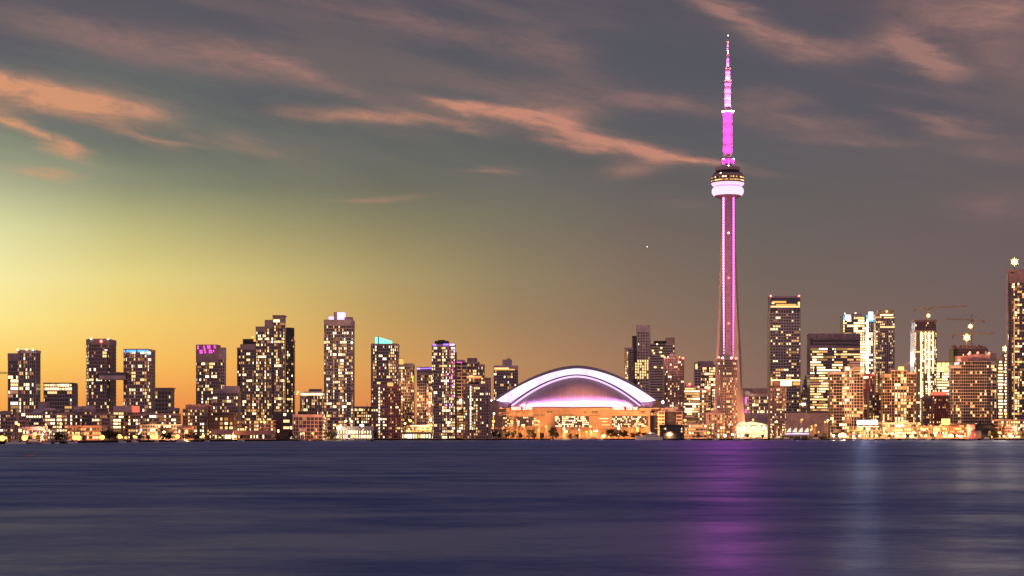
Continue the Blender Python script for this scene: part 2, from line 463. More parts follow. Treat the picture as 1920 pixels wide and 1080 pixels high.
NB = [0]
def building(name, label, cat, Y, vols, group='towers of the city skyline', lamps=(), masts=(), extras=(), seed=None, cap=100):
    """vols: dicts with x0,x1,yt (picture columns / top row), optional prof, yb, frame, glass, fh, bay, sh, pw, lit, pal, ww, wide, stripes, rows, dep"""
    NB[0] += 1
    rng = random.Random(1000 + (seed if seed is not None else NB[0]*7))
    cx = sum(v['x0'] + v['x1'] for v in vols) / (2*len(vols))
    base = Vector((X_(cx, Y), Y, GZ))
    root = empty(name, base)
    tag(root, label, cat, group)
    wins = []
    cores = {}; frames = {}; roofs = MB()
    for v in vols:
        d0 = v.get('d', 0)
        prof = v.get('prof') or [(v['x0'], 0), (v['x1'], 0)]
        pts = [(X_(p, Y + d + d0) - base.x, d + d0) for p, d in prof]
        dep = v.get('dep', min(26, max(10, 0.8*(pts[-1][0]-pts[0][0]))))
        bk = max(p[1] for p in pts) + dep
        # converge the far side slightly so that flanks hide behind the front
        poly_ = pts + [(pts[-1][0], bk), (pts[0][0], bk)]
        z0 = (Z_(v['yb'], Y) - GZ) if v.get('yb') else 0.0
        z1 = Z_(v['yt'], Y) - GZ
        fh = v.get('fh', 3.1); sh = v.get('sh', 0.9); bay = v.get('bay', 3.4) * (.82 if v.get('bay', 3.4) < 3.6 and v.get('pal', 'home') in ('home', 'redlit') else 1); pw = v.get('pw', 0.5) * .8
        so = v.get('so', 0.35); po = v.get('po', 0.28)
        core = cores.setdefault(v.get('glass', 'dark'), MB())
        fr = frames.setdefault(v.get('frame', 'mauve'), MB())
        core.prism(poly_, z0, z1)
        nfl = max(1, int((z1 - z0) / fh))
        blank = v.get('blank', 0)                       # blank storeys on top
        off = offset_poly(poly_, so)
        if not v.get('plain'):
            for k in range(nfl + 1):
                za = z0 + k*fh
                if k > nfl - blank: break
                if za + sh > z1: continue
                fr.prism(off, za, za + sh)
        zb = z0 + (nfl - blank)*fh
        if blank or z1 - z0 - nfl*fh > 0.3:
            fr.prism(offset_poly(poly_, so + 0.004), zb + (sh if not blank else 0) , z1 + 0.6)
        else:
            fr.prism(offset_poly(poly_, so + .01), z1 - 0.3, z1 + 0.8)
        # faces
        for i in range(len(pts) - 1):
            a = Vector(pts[i]); b = Vector(pts[i+1]); L = (b-a).length
            if L < 2: continue
            ang = math.atan2(b.y-a.y, b.x-a.x); nv = Vector((math.sin(ang), -math.cos(ang)))
            nb = max(1, round(L/bay)); bw = L/nb
            if v.get('plain'): continue
            if pw > 0:
                for j in range(nb + 1):
                    if v.get('pe') and j % v['pe'] and j != nb: continue
                    c = a + (b-a)*(j/nb) + nv*po*0.5
                    fr.obox(c, ang, pw, po + .02, z0 + .01, zb + .2)
            colp = [rng.choice((0.25, 0.6, 1.0, 1.5, 2.0)) for _ in range(nb)]
            litf = v.get('flit', {}).get(i, v.get('lit', 0.3))
            for k in range(nfl - blank):
                rowp = rng.choice(v.get('rowp', (0.6, 0.9, 1.1, 1.4)))
                if (nfl - blank - 1 - k) in v.get('full', ()): rowp = 50
                j = 0
                while j < nb:
                    p = litf * (0.92 if litf < .7 else 1.0) * colp[j] * rowp if rowp < 40 else 0.93
                    p *= (1.0 + v.get('grad', .45) * (1 - k/max(1, nfl)))
                    if rng.random() < p:
                        span = 1
                        while j + span < nb and span < v.get('wide', 2) and rng.random() < v.get('join', .22): span += 1
                        cc = a + (b-a)*((j + span/2)/nb) + nv*0.06
                        w = bw*span - pw - 0.3
                        if span == 1: w *= rng.uniform(v.get('wmin', .42), 1.0)
                        h = (fh - sh) * rng.uniform(0.75, 0.97)
                        zz = z0 + k*fh + sh + (fh - sh)*0.5
                        wins.append((pick(rng, 'blaze' if rowp > 40 else v.get('pal', 'home')), (cc.x, cc.y, zz), ang, max(.6, w), h))
                        j += span
                    else: j += 1
    many = len(cores) > 1
    for k, m in cores.items(): m.build('glass_wall', GLASS[k], root)
    for k, m in frames.items(): m.build('facade_frame', FRAME[k], root)
    rng.shuffle(wins)
    for w in wins[:cap]: win_obj(*w, parent=root)
    rest = wins[cap:]
    if rest:
        ks = sorted({w[0] for w in rest}); mbw = MB()
        for k, c, ang, w, h in rest:
            mbw.obox(c, ang, w, .08, c[2]-h/2, c[2]+h/2, ks.index(k))
        r = mbw.build('windows', [WIN[k] for k in ks], root); r['kind'] = 'stuff'
    for (px, py, kind) in lamps: roof_lamp(root, base, px, py, Y, kind)
    for (px, pa, pb) in masts:
        m = MB(); x = X_(px, Y) - base.x; m.bar((x, 3, Z_(pb, Y) - GZ - 1), (x, 3, Z_(pa, Y) - GZ), .35, 5, .12)
        m.build('antenna', M_STEEL, root)
    for e in extras: extra_box(root, base, Y, *e)
    return root

def extra_box(root, base, Y, name, x0, x1, y0, y1, mat, d=2, dep=14, shape=None):
    """a piece of roof plant, crown or lit band; y0 top row, y1 bottom row"""
    m = MB(); a, b = X_(x0, Y) - base.x, X_(x1, Y) - base.x
    za, zb = Z_(y1, Y) - GZ, Z_(y0, Y) - GZ
    if shape == 'wedge':
        m.add([(a,d,za),(b,d,za),(b,d+dep,za),(a,d+dep,za),(a,d,zb),(b,d,za+(zb-za)*.45),(b,d+dep,za+(zb-za)*.45),(a,d+dep,zb)],
              [(0,3,2,1),(4,5,6,7),(0,1,5,4),(1,2,6,5),(2,3,7,6),(3,0,4,7)])
    elif shape == 'dome':
        r = (b-a)/2
        m.lathe([(r*math.cos(t*math.pi/12), za + (zb-za)*math.sin(t*math.pi/12)) for t in range(6)] + [(.05, zb)], 16, ((a+b)/2, d + r))
    elif shape == 'drum':
        r = (b-a)/2; m.lathe([(r, za), (r, zb)], 28, ((a+b)/2, d + r))
    else:
        m.box(a, b, d, d + dep, za, zb)
    mm = mat if not isinstance(mat, str) else (WIN.get(mat) or FRAME[mat])
    return m.build(name, mm, root)

BULB = {
    'red': mat_emit('bulb_red', (1.0, 0.10, 0.06), 14.0),
    'white': mat_emit('bulb_white', (1.0, 0.80, 0.5), 8.0),
    'orange': mat_emit('bulb_orange', (1.0, 0.37, 0.07), 5.0),
    'yellow': mat_emit('bulb_yellow', (1.0, 0.66, 0.22), 10.0),
    'rose': mat_emit('bulb_rose', (1.0, 0.7, 0.75), 30.0),
    'green': mat_emit('bulb_green', (0.6, 1.0, 0.5), 20.0),
}
BULBMESH = {}
def bulbmesh(k):
    if k not in BULBMESH:
        m = MB(); m.sphere((0, 0, 0), 1.0, 10, 6); BULBMESH[k] = m.mesh('bulb', BULB[k], True)
    return BULBMESH[k]
def roof_lamp(root, base, px, py, Y, kind):
    r = 1.25 if kind == 'red' else 0.85
    x = X_(px, Y) - base.x; z = Z_(py, Y) - GZ
    o = bpy.data.objects.new('roof_lamp', bulbmesh(kind)); COL.objects.link(o)
    o.parent = root; o.location = (x, -.6, z); o.scale = (r, r, r)
# ------------------------------------------------------------------ the skyline, from west to east
T = 'towers of the city skyline'
LOW = 'low blocks along the harbour'
def V(x0, x1, yt, **k):
    d = dict(x0=x0, x1=x1, yt=yt); d.update(k); return d
def corner(x0, xs, x1, a=10, b=14): return [(x0, a), (xs, 0), (x1, b)]

building('condo_tower', 'westernmost slab tower, dark glass half joined to a gridded half with three roof lamps', 'tower', 1950, [
    V(15, 34, 663, d=4, frame='dark', fh=4.2, sh=.8, pw=.3, lit=.30, wide=3, join=.6, blank=1, glass='blue'),
    V(33.5, 67, 657, prof=[(33.5, 6), (36, 0), (67, 3)], frame='mauve', fh=4.2, sh=.6, bay=2.6, pw=.7, lit=.26, wide=2)], lamps=[(33.5, 655.5, 'white'), (50, 655, 'white'), (62, 656, 'white')])
building('apartment_block', 'squat block with two blazing top storeys beside the westernmost tower', 'apartment block', 1980, [
    V(82, 135, 719, prof=[(82, 3), (84, 0), (135, 2)], frame='mauve', fh=4.2, sh=1.2, bay=3.4, lit=.28, full=(0, 1), pal='home', wide=4, join=.5)],
    extras=[('roof_cap', 81, 136, 717.5, 719, 'dark', -1.5, 24)])
building('condo_tower', 'twin tower at the west end of the sky bridge, bright balconies up its edge', 'tower', 1900, [
    V(162, 206, 636, prof=[(162, 16), (167, 2), (180, 0), (200, 0), (206, 8)], frame='dark', fh=3.7, sh=.8, bay=3.0, pw=.5, lit=.14, grad=1.3, blank=1, flit={0: .7}, wide=2)],
    lamps=[(171, 635, 'white'), (190, 640, 'red'), (203, 635.5, 'white')], masts=[(195, 633, 636)],
    extras=[('lit_windows', 196, 201, 655, 657, 'cool', 0, .2), ('lit_windows', 198.5, 200.5, 659, 668, 'blue', 0, .2)])
building('condo_tower', 'twin tower at the east end of the sky bridge, topped with a blue light band', 'tower', 1900, [
    V(232, 283, 655, prof=[(232, 6), (238, 0), (275, 0), (283, 10)], frame='mauve', fh=3.7, sh=.8, bay=3.0, pw=.5, lit=.24, wide=2)], seed=41,
    extras=[('light_band', 232.5 + i*5.2, 232.5 + i*5.2 + w, 656.5, 660.5, 'blue', -1, .5) for i, w in enumerate((2, 4, 3.6, 4.6, 2, 4.4, 3.8, 3.4, 4))] +
           [('light_band', 275.5, 282.5, 662.5, 665.5, 'blue', -1, .5)])
# sky bridge
r = empty('sky_bridge', (X_(210, 1890), 1890, Z_(712, 1890)))
tag(r, 'dark enclosed sky bridge crossing between the two twin towers', 'bridge', None)
bx = lambda px: X_(px, 1890) - r.location.x
bz = lambda py: Z_(py, 1890) - r.location.z
m = MB(); m.box(bx(182.5), bx(238), 0, 12, bz(699), bz(698)); m.box(bx(182.5), bx(238), 0, 12, bz(712), bz(710.6)); m.build('frame', M_DARK, r)
m = MB(); m.box(bx(185), bx(235.5), .6, 11.5, bz(710.6), bz(704)); m.build('wall_panel', M_MAUVE, r)
m = MB(); m.box(bx(185), bx(235.5), .7, 11.4, bz(704), bz(699)); m.build('glazing', M_GLASSB, r)
for a, b in ((182.5, 185), (235.5, 238)):
    m = MB(); m.box(bx(a), bx(b), .3, 11.8, bz(710.6), bz(699)); m.build('end_panel', M_BLACK, r)
for a in (212, 217, 220):
    m = MB(); m.box(bx(a), bx(a+1.5), 4, 7, bz(698), bz(697)); m.build('roof_unit', M_DARK, r)

building('apartment_block', 'mid-rise block with an overhanging cornice east of the blue-topped twin', 'apartment block', 2010, [
    V(283, 321, 728, prof=[(283, 2), (290, 0), (321, 4)], frame='mauve', fh=4.6, sh=1.0, bay=4, pw=.9, lit=.26, wide=2)],
    extras=[('cornice', 288, 323.5, 727, 728.6, 'mauve', -2, 22), ('penthouse', 282, 289, 731, 760, 'dark', 6, 14)])
building('condo_tower', 'condo tower crowned with two rows of magenta lights', 'tower', 1960, [
    V(368, 407, 647, prof=[(368, 3), (370, 0), (407, 0)], frame='dark', fh=3.6, sh=.8, bay=2.8, lit=.30, blank=5),
    V(406.5, 421, 652, d=5, frame='mauve', fh=3.6, sh=.8, bay=3, lit=.24, blank=3)],
    extras=[('crown_light', x, x + 1.9, y, y + 2.6, 'magenta', -1, .5) for x, y in
            [(370.5,648.5),(370.5,652),(382,648.5),(382.5,652),(389,648),(392,648),(389.5,651),(392.5,651),(401.5,647.5),(402,650.5),
             (374.5,656.5),(377.5,656.5),(383,655.5),(384,659.5),(375,660),(378,660),(392,656),(395,656),(399.5,656.5),(392.5,659.5),(396,659.5)]])
building('apartment_block', 'dark mid-rise with a pinkish rooftop plant box before the great stepped tower', 'apartment block', 1900, [
    V(399, 446, 735, prof=[(399, 4), (425, 0), (446, 3)], frame='dark', fh=3.6, sh=.8, bay=3.2, lit=.22)],
    extras=[('penthouse', 417, 445, 723.5, 734, 'mauve', 3, 14), ('penthouse', 401, 417, 729, 735, 'dark', 6, 12)])
building('condo_tower', 'great stepped black condo tower, the widest mass of the west side', 'tower', 1980, [
    V(445, 457, 652, prof=[(445, 8), (457, 5)], frame='dark', glass='dark', fh=3.4, sh=.7, bay=2.6, pw=.3, lit=.30),
    V(451, 480, 646, d=3.5, frame='dark', fh=3.4, sh=.7, bay=2.6, pw=.3, lit=.22, blank=1),
    V(456, 479, 636, d=6, frame='black', fh=3.4, sh=.7, bay=2.6, pw=.3, lit=.1, blank=3),
    V(480, 499, 613, prof=[(480, 2), (499, 0)], frame='dark', fh=3.4, sh=.7, bay=2.6, pw=.3, lit=.32, blank=1),
    V(497, 512.5, 600.5, d=.8, frame='dark', fh=3.4, sh=.7, bay=2.6, pw=.3, lit=.30, blank=2),
    V(512, 533, 592, d=-.8, prof=[(512, 1), (514, 0), (531, 0), (533, 3)], frame='dark', glass='dark', fh=3.4, sh=.7, bay=2.6, pw=.3, lit=.30, blank=2)],
    extras=[('roof_cap', 511, 534, 591, 592.6, 'dark', -2, 22), ('lit_lounge', 513, 524.5, 599.5, 604, 'hot', -1.6, .6), ('lit_lounge', 475, 480, 636, 640, 'orange', 2, .6)],
    lamps=[(474, 632, 'orange')], cap=100)
building('condo_tower', 'narrow dark slab set behind the east edge of the great stepped tower', 'tower', 2010, [
    V(536, 549, 615, prof=[(536, 6), (538, 0), (549, 4)], frame='black', fh=3.4, sh=.6, bay=2.4, pw=.2, lit=.26, blank=2, flit={0: .05}),
    V(547, 551, 638, d=8, frame='dark', fh=3.4, sh=.6, bay=2.4, pw=.2, lit=.3)])
building('condo_tower', 'tall slender condo tower with a glowing lilac crown', 'tower', 1985, [
    V(608, 661, 600, prof=[(608, 4), (612, 0), (622, 0), (624, 1.6), (648, 1.6), (650, 0), (658, 0), (661, 5)], frame='mauve', fh=3.5, sh=.8, bay=2.7, pw=.35, lit=.36, blank=1)],
    extras=[('crown', 616, 626, 593.5, 600, 'lilac', 3, 14), ('crown', 626, 645, 585.5, 600, 'lilac', 2, 16), ('crown', 645, 660, 594, 600, 'mauve', 3, 14),
            ('crown_rim', 625.5, 632, 585, 599.9, 'mauve', 1.6, .3)],
    lamps=[(660, 642, 'green')], masts=[(634, 582, 586)])
building('apartment_block', 'curved white block ringed by a glowing roof band', 'apartment block', 2040, [
    V(563, 608, 741, prof=[(563, 9), (569, 3), (577, 0), (594, 0), (602, 3), (608, 9)], frame='pale', glass='dark', fh=3.6, sh=.4, bay=2.6, pw=1.1, lit=.30, wmin=.9)],
    extras=[('roof_drum', 569, 606, 734, 741, 'mauve', 3, 20), ('roof_drum', 578, 600, 729, 734, 'dark', 6, 16), ('light_band', 564, 606, 737.5, 741, 'hot', -.6, .5)],
    lamps=[(559, 735, 'white'), (557, 739, 'orange')])
building('office_block', 'low black glass cube at the foot of the great stepped tower', 'office block', 1900, [
    V(513, 549, 774, prof=[(513, 5), (531, 2), (549, 0)], frame='black', glass='blue', fh=3.6, sh=.3, bay=4, pw=.2, lit=.05)])
building('apartment_block', 'low pale-framed block with a black roof box under the slender lilac-topped tower', 'apartment block', 1890, [
    V(549.5, 604, 778, prof=[(549.5, 2), (560, 0), (604, 4)], frame='mauve', fh=4.0, sh=.8, bay=4.4, pw=.8, lit=.14, glass='dark')],
    extras=[('roof_box', 558, 592, 771, 778, 'black', 3, 14)])
building('apartment_block', 'broad low block with roof masts between the slender tower and the teal-crowned one', 'apartment block', 2060, [
    V(661, 697, 763, frame='mauve', fh=3.6, sh=.9, bay=3.2, lit=.4)], masts=[(688, 754, 763), (677, 760, 763)])
building('condo_tower', 'condo tower with a slanting teal-lit crown', 'tower', 2080, [
    V(696, 746, 645, prof=[(696, 4), (699, 0), (743, 0), (746, 6)], frame='mauve', fh=3.6, sh=.8, bay=2.9, pw=.4, lit=.30)],
    extras=[('crown', 703, 708.5, 632, 645, 'teal', 2, 10), ('crown', 710.5, 734, 632, 645, 'teal', 2, 10, 'wedge'), ('crown_rim', 708.5, 710.5, 631, 645, 'dark', 1, 10)],
    masts=[(708, 630, 640)])
building('condo_tower', 'brick tower, brown half and red half, with a vertical string of white lights', 'tower', 2045, [
    V(696, 726, 723, frame='brown', fh=3.5, sh=1.3, bay=3.2, pw=1.0, lit=.34, pal='home'),
    V(725, 751, 725, d=-1.5, frame='red', fh=3.5, sh=1.1, bay=2.4, pw=.8, lit=.22, pal='redlit')],
    extras=[('penthouse', 726, 736.5, 717.5, 724, 'orange', 2, 10), ('penthouse', 737, 742, 718, 725, 'brown', 2, 10)] +
           [('stair_light', 710.4, 712, 727 + i*6.2, 730 + i*6.2, 'white', -1, .5) for i in range(14)])
building('condo_tower', 'speckled tower with an orange-lit box on its roof corner', 'tower', 2110, [
    V(745, 776, 684, prof=[(745, 2), (762, 0), (776, 6)], frame='mauve', fh=3.5, sh=1.0, bay=2.7, pw=.8, lit=.42, pal='home')],
    extras=[('roof_box', 746.5, 755, 672.5, 684, 'orange', 2, 9), ('roof_box', 745.5, 756, 671.5, 672.5, 'dark', 1, 11), ('light_strip', 773, 775, 705, 716, 'lime', -.5, .3), ('penthouse', 757, 775, 681, 684, 'mauve', 5, 12)])
building('condo_tower', 'slab tower with a violet light band along its flat roof', 'tower', 2100, [
    V(782, 811, 694, prof=[(782, 0), (796, 0), (811, 2)], frame='mauve', fh=3.5, sh=.8, bay=3.0, pw=.5, lit=.38, blank=1)],
    extras=[('crown', 781.5, 811.5, 688, 697, 'dark', -1, 20), ('light_band', 782, 788, 690, 692.5, 'lilac', -1.8, .5), ('light_band', 789, 803, 690, 691.8, 'violet', -1.8, .5), ('light_band', 804, 811, 689.5, 691.5, 'violet', -1.8, .5)])
building('condo_tower', 'dark-capped tower with violet crown lights and purple lights down its side', 'tower', 2050, [
    V(810, 830, 646, prof=[(810, 4), (813, 0), (830, 1)], frame='mauve', fh=3.5, sh=.8, bay=2.7, pw=.4, lit=.26),
    V(829, 853, 646, d=-1.2, prof=[(829, 1), (845, 0), (853, 5)], frame='mauve', fh=3.5, sh=.8, bay=2.7, pw=.4, lit=.46),
    V(852, 856, 661, d=7, frame='dark', fh=3.5, sh=.8, bay=2.7, lit=.3)],
    extras=[('cap', 815, 841, 639, 646, 'black', 2, 16), ('cap', 821, 834, 637, 639, 'black', 4, 12), ('crown_light', 811, 818, 645, 648, 'violet', -1, .5), ('crown_light', 831, 841, 644.5, 647.5, 'violet', -2, .5), ('crown_light', 843, 852.5, 645, 648, 'lilac', -2, .5)] +
           [('side_light', 847, 848.6, y, y + 3.5, 'magenta', -2, .3) for y in (655, 662, 678, 692, 703, 707, 714, 721, 741)] +
           [('side_light', x, x + 2, y, y + 3, 'lilac', -2, .3) for x, y in ((835.5, 715), (839, 700), (836, 758), (843, 757), (846, 761))])
building('condo_tower', 'pinkish mid-rise with dark slot windows tucked east of the violet-lit tower', 'tower', 2120, [
    V(855, 876, 680, frame='pale', fh=4.2, sh=1.4, bay=9, pw=1.2, lit=.16)], extras=[('roof_box', 857, 871, 674.5, 680, 'mauve', 3, 12), ('light_band', 856, 866, 679, 680, 'magenta', -1, .4)])
building('condo_tower', 'stepped tower with a dark roof box just behind the tower with the white light column', 'tower', 2110, [
    V(876, 897, 679, prof=[(876, 2), (897, 0)], frame='mauve', fh=3.5, sh=.8, bay=2.8, lit=.44),
    V(896, 908.5, 684, d=1.5, frame='mauve', fh=3.5, sh=.8, bay=2.8, lit=.34)],
    extras=[('roof_box', 876, 894.5, 671, 679, 'dark', 2, 12), ('roof_box', 890, 899, 678, 684, 'dark', 4, 10), ('light_band', 875, 903, 705.5, 708, 'orange', -2.2, .6), ('light_band', 876, 900, 708.3, 710.2, 'red', -2.2, .6)],
    lamps=[(904, 710, 'orange'), (908, 717, 'orange')])
building('condo_tower', 'dark tower with a bright white light column up its front', 'tower', 2050, [
    V(869, 910, 721, prof=[(869, 2), (876, 0), (896, 0), (910, 6)], frame='brown', fh=3.4, sh=1.0, bay=3.0, pw=.8, lit=.32, flit={2: .1})],
    extras=[('roof_box', 878, 898, 716, 721, 'black', 2, 12)] + [('stair_light', 881.6, 883.4, 724 + i*5.3, 727.5 + i*5.3, 'white', -1, .5) for i in range(15)])
building('condo_tower', 'dull narrow tower beside the west wall of the domed stadium', 'tower', 2110, [
    V(909, 920, 709, prof=[(909, 0), (915, 0), (920, 5)], frame='mauve', fh=3.5, sh=.9, bay=2.6, pw=.8, lit=.08)])
building('condo_tower', 'tower with a small domed turret just above the stadium roof edge', 'tower', 2560, [
    V(926, 971, 686, prof=[(926, 3), (931, 0), (958, 0), (971, 6)], frame='mauve', glass='dark', fh=4, sh=.8, bay=3.4, pw=.5, lit=.22, blank=1)],
    extras=[('turret', 942, 960, 674, 686, 'mauve', 3, 14), ('turret_dome', 949, 958, 671, 674, 'mauve', 4, 8, 'dome'), ('light_band', 927, 954, 689.5, 691.5, 'warm', -1, .5), ('light_band', 927, 965, 692, 694, 'orange', -1, .5)])

# ---- centre, east of the stadium
building('condo_tower', 'slim tower with gold balconies east of the stadium roof', 'tower', 2600, [
    V(1172, 1187, 652.5, prof=[(1172, 3), (1178, 0), (1187, 2)], frame='mauve', glass='dark', fh=3.4, sh=.8, bay=3, lit=.1, flit={0: .95}, pal='gold')])
building('office_tower', 'tall pale stone tower with dark slab flank and a spire', 'tower', 2620, [
    V(1186, 1196, 630.5, d=3, frame='black', glass='dark', fh=4, sh=.5, bay=4, lit=.04),
    V(1195, 1218, 610, prof=[(1195, 0), (1215, 0), (1218, 3)], frame='pale', glass='dark', fh=4.2, sh=1.6, bay=4.4, pw=1.9, lit=.10, blank=2, po=.3)],
    masts=[(1219.5, 607, 700)],
    extras=[('lit_floors', 1191 + i*4.4, 1193.4 + i*4.4, 675 + j*5.2, 678.6 + j*5.2, 'warm', -.8, .4) for i in range(6) for j in range(7) if (i*3 + j*5) % 7 != 0])
building('office_tower', 'grey tower with long horizontal bands and a pink roof block', 'tower', 2700, [
    V(1219, 1249, 647, frame='pale', glass='dark', fh=4.0, sh=2.2, bay=14, pw=.0, lit=.0, rowp=(.1,)),
    V(1248, 1265.5, 645, d=-2, frame='pale', glass='dark', fh=4.0, sh=1.8, bay=4, pw=.9, lit=.3, pal='gold')],
    extras=[('roof_box', 1227, 1249, 639, 647, 'black', 2, 14), ('roof_block', 1249, 1265, 633, 645, 'tan', -1, 16)] +
           [('lit_windows', x, x + w, y, y + 3, 'warm', -.7, .4) for x, w, y in ((1222, 4, 656), (1238, 4, 651), (1236, 5, 659), (1226, 5, 687), (1239, 6, 666), (1224, 4, 661), (1240, 5, 688), (1243, 3, 718), (1233, 3, 729))],
    lamps=[(1232, 645.5, 'yellow')])
building('condo_tower', 'brown tower with four red-orange roof lamps between the stadium and the great spire', 'tower', 2380, [
    V(1246, 1282, 671, prof=[(1246, 5), (1252, 0), (1271, 0), (1282, 7)], frame='brown', fh=3.3, sh=.9, bay=3.2, pw=1.1, lit=.20, pal='home')],
    extras=[('cap', 1256, 1268, 663.5, 671, 'dark', 2, 10)], lamps=[(1246, 670, 'red'), (1252.5, 669.5, 'yellow'), (1274, 669.5, 'orange'), (1280.5, 671.5, 'red')])
building('office_tower', 'chamfered glass tower just west of the great spire', 'tower', 2680, [
    V(1302, 1314, 682, frame='pale', glass='dark', fh=4.2, sh=1.3, bay=4, pw=1.2, lit=.18, pal='gold'),
    V(1313, 1341, 684, d=2, frame='dark', glass='blue', fh=4.2, sh=.7, bay=3.4, pw=.4, lit=.50, pal='office')],
    extras=[('roof_cap', 1310, 1338, 677, 684, 'dark', 3, 18), ('roof_cap', 1304, 1312, 679, 684, 'mauve', 3, 12), ('lit_alcove', 1304, 1307.5, 682.5, 692, 'warm', -1, .6)])
building('office_tower', 'broad office block with bright full-width floors west of the great spire', 'office block', 2480, [
    V(1281, 1312, 727, prof=[(1281, 2), (1284, 0), (1312, 0)], frame='pale', fh=3.6, sh=1.1, bay=2.8, pw=.2, lit=.55, wide=5, join=.75, pal='office', full=(1, 6, 9)),
    V(1312, 1332, 729, d=1.2, frame='pale', fh=3.6, sh=1.1, bay=3, pw=.3, lit=.45, wide=3, pal='office')],
    extras=[('roof_box', 1286, 1300, 720, 727, 'mauve', 3, 12), ('roof_box', 1300, 1307, 723, 727, 'mauve', 3, 12), ('wing', 1332, 1336, 727, 766, 'black', 4, 14)],
    lamps=[(1293, 720, 'red'), (1309.5, 725.5, 'red'), (1329, 728.5, 'red'), (1283, 763, 'yellow')])
building('condo_tower', 'brown tower directly in front of the great spire, dark cap and red corner lamps', 'tower', 2260, [
    V(1346, 1382, 671, prof=[(1346, 6), (1352, 0), (1372, 0), (1382, 8)], frame='brown', fh=3.3, sh=.9, bay=3.0, pw=1.0, lit=.26, pal='home', grad=.4)],
    extras=[('cap', 1358, 1368.5, 663.5, 671, 'dark', 2, 10)], lamps=[(1347.5, 670, 'red'), (1380, 672, 'red'), (1355, 671, 'rose'), (1371.5, 671, 'rose'), (1347, 763, 'white')])
building('apartment_block', 'low brown balconied block with black roof under the brown tower by the stadium', 'apartment block', 2235, [
    V(1235, 1246, 773, frame='tan', fh=4.2, sh=1.7, bay=5, lit=.3, pal='gold'), V(1245.5, 1269, 774, d=2, frame='black', fh=4.2, sh=.8, bay=5, lit=.12, pal='redlit'), V(1268.5, 1279, 773, frame='tan', fh=4.2, sh=1.7, bay=5, lit=.3, pal='gold')],
    group=LOW, extras=[('roof_box', 1242, 1267, 765, 773, 'dark', 3, 12)])
building('apartment_block', 'low orange-lit block with balconies left of the tower before the spire', 'apartment block', 2235, [
    V(1283, 1326, 797, frame='tan', fh=4.4, sh=1.8, bay=5, lit=.35, pal='gold')], group=LOW, extras=[('roof_box', 1290, 1318, 794, 797, 'dark', 4, 12)])
building('apartment_block', 'seven-storey brown block touching the tower before the spire', 'apartment block', 2240, [
    V(1325, 1359, 775, prof=[(1325, 1), (1328, 0), (1350, 0), (1359, 5)], frame='brown', fh=3.9, sh=.9, bay=4.2, pw=1.6, lit=.5, pal='gold')], group=LOW, extras=[('roof_box', 1334, 1351, 769, 775, 'brown', 3, 12)])
r = building('office_block', 'wide office block with dark roof and satellite dishes just east of the great spire', 'office block', 2500, [
    V(1398, 1444, 738, d=0, frame='pale', fh=5, sh=1.3, bay=2.4, pw=.5, lit=.75, pal='office', wide=2),
    V(1392, 1444, 775, d=-4, frame='mauve', plain=True, blank=0)],
    extras=[('roof_cap', 1397, 1445, 728, 738, 'dark', -1, 26), ('roof_cap', 1393, 1398, 731, 775, 'dark', 0, 20), ('plain_wall', 1392, 1444.5, 775, 818, 'mauve', -5, 20), ('accent_light', 1396.8, 1399.5, 745, 757, 'magenta', -2, .4), ('accent_light', 1396.5, 1399.5, 768, 774, 'magenta', -2, .4)],
    masts=[(1410, 726, 729), (1419, 725, 729), (1403, 726, 729)])
for px, py, rr in ((1400, 738, 4.2), (1409.5, 741.5, 3.0)):
    m = MB(); x = X_(px, 2490) - r.location.x; z = Z_(py, 2490) - GZ
    m.lathe([(rr*math.sin(t*.18), -rr*.9*math.cos(t*.18) + rr*.9) for t in range(1, 9)], 16, (0, 0), 0, False)
    d = m.build('satellite_dish', M_WHITE, r); d.location = (x, -14, z - rr*.3); d.rotation_euler = (math.radians(62), 0, math.radians(12))
    m = MB(); m.bar((x, -13, z - rr), (x, -9, 20), .4); m.build('dish_stand', M_STEEL, r)

# ---- financial district and the east
building('office_tower', 'tall flat-topped slab with red corner lamps and a bright band near its foot', 'tower', 2650, [
    V(1444, 1500.5, 582, prof=[(1444, 0), (1498.5, 0), (1500.5, 3)], frame='pale', glass='dark', fh=4.4, sh=1.7, bay=4.2, pw=1.3, lit=.11, pal='gold', wide=3, join=.4, grad=2.6),
    V(1444, 1500.5, 556, d=.6, yb=583, frame='dark', glass='blue', plain=True)],
    extras=[('top_rim', 1443.5, 1501, 556, 558, 'mauve', -.6, 22), ('top_wall', 1443.6, 1445, 558, 582, 'mauve', -.5, 22), ('top_wall', 1499.5, 1501, 558, 582, 'mauve', -.5, 22),
            ('lit_band', 1445, 1499.4, 573.5, 576.5, 'warm', -1.0, .5), ('lit_band', 1449, 1474, 564.5, 568, 'amber', -.8, .5), ('lit_band', 1455, 1493, 570, 573, 'amber', -.8, .5), ('lit_band', 1447, 1452, 566, 570, 'warm', -.8, .5), ('lit_band', 1496, 1499.4, 566, 573, 'warm', -.8, .5),
            ('dark_band', 1457, 1487, 577.5, 583, 'dark', -.9, .6),
            ('sky_lobby', 1445.5, 1500, 712, 714.5, 'hot', -1, .6), ('sky_lobby', 1461, 1484, 714.5, 723.5, 'hot', -1, .6), ('sky_lobby', 1445.5, 1452, 714.5, 723, 'amber', -1, .6), ('sky_lobby', 1487, 1500, 717, 722, 'amber', -1, .6)],
    lamps=[(1445, 555, 'red'), (1498, 555, 'red')])
building('condo_tower', 'dark brown tower standing before the tall flat-topped slab', 'tower', 2300, [
    V(1444, 1474, 727, prof=[(1444, 1), (1452, 0), (1466, 0), (1474, 4)], frame='brown', fh=3.3, sh=1.0, bay=3.0, pw=1.1, lit=.20, pal='home', grad=1.2)],
    extras=[('cap', 1451, 1464, 713.5, 727, 'brown', 2, 10)], lamps=[(1459, 739, 'yellow')])
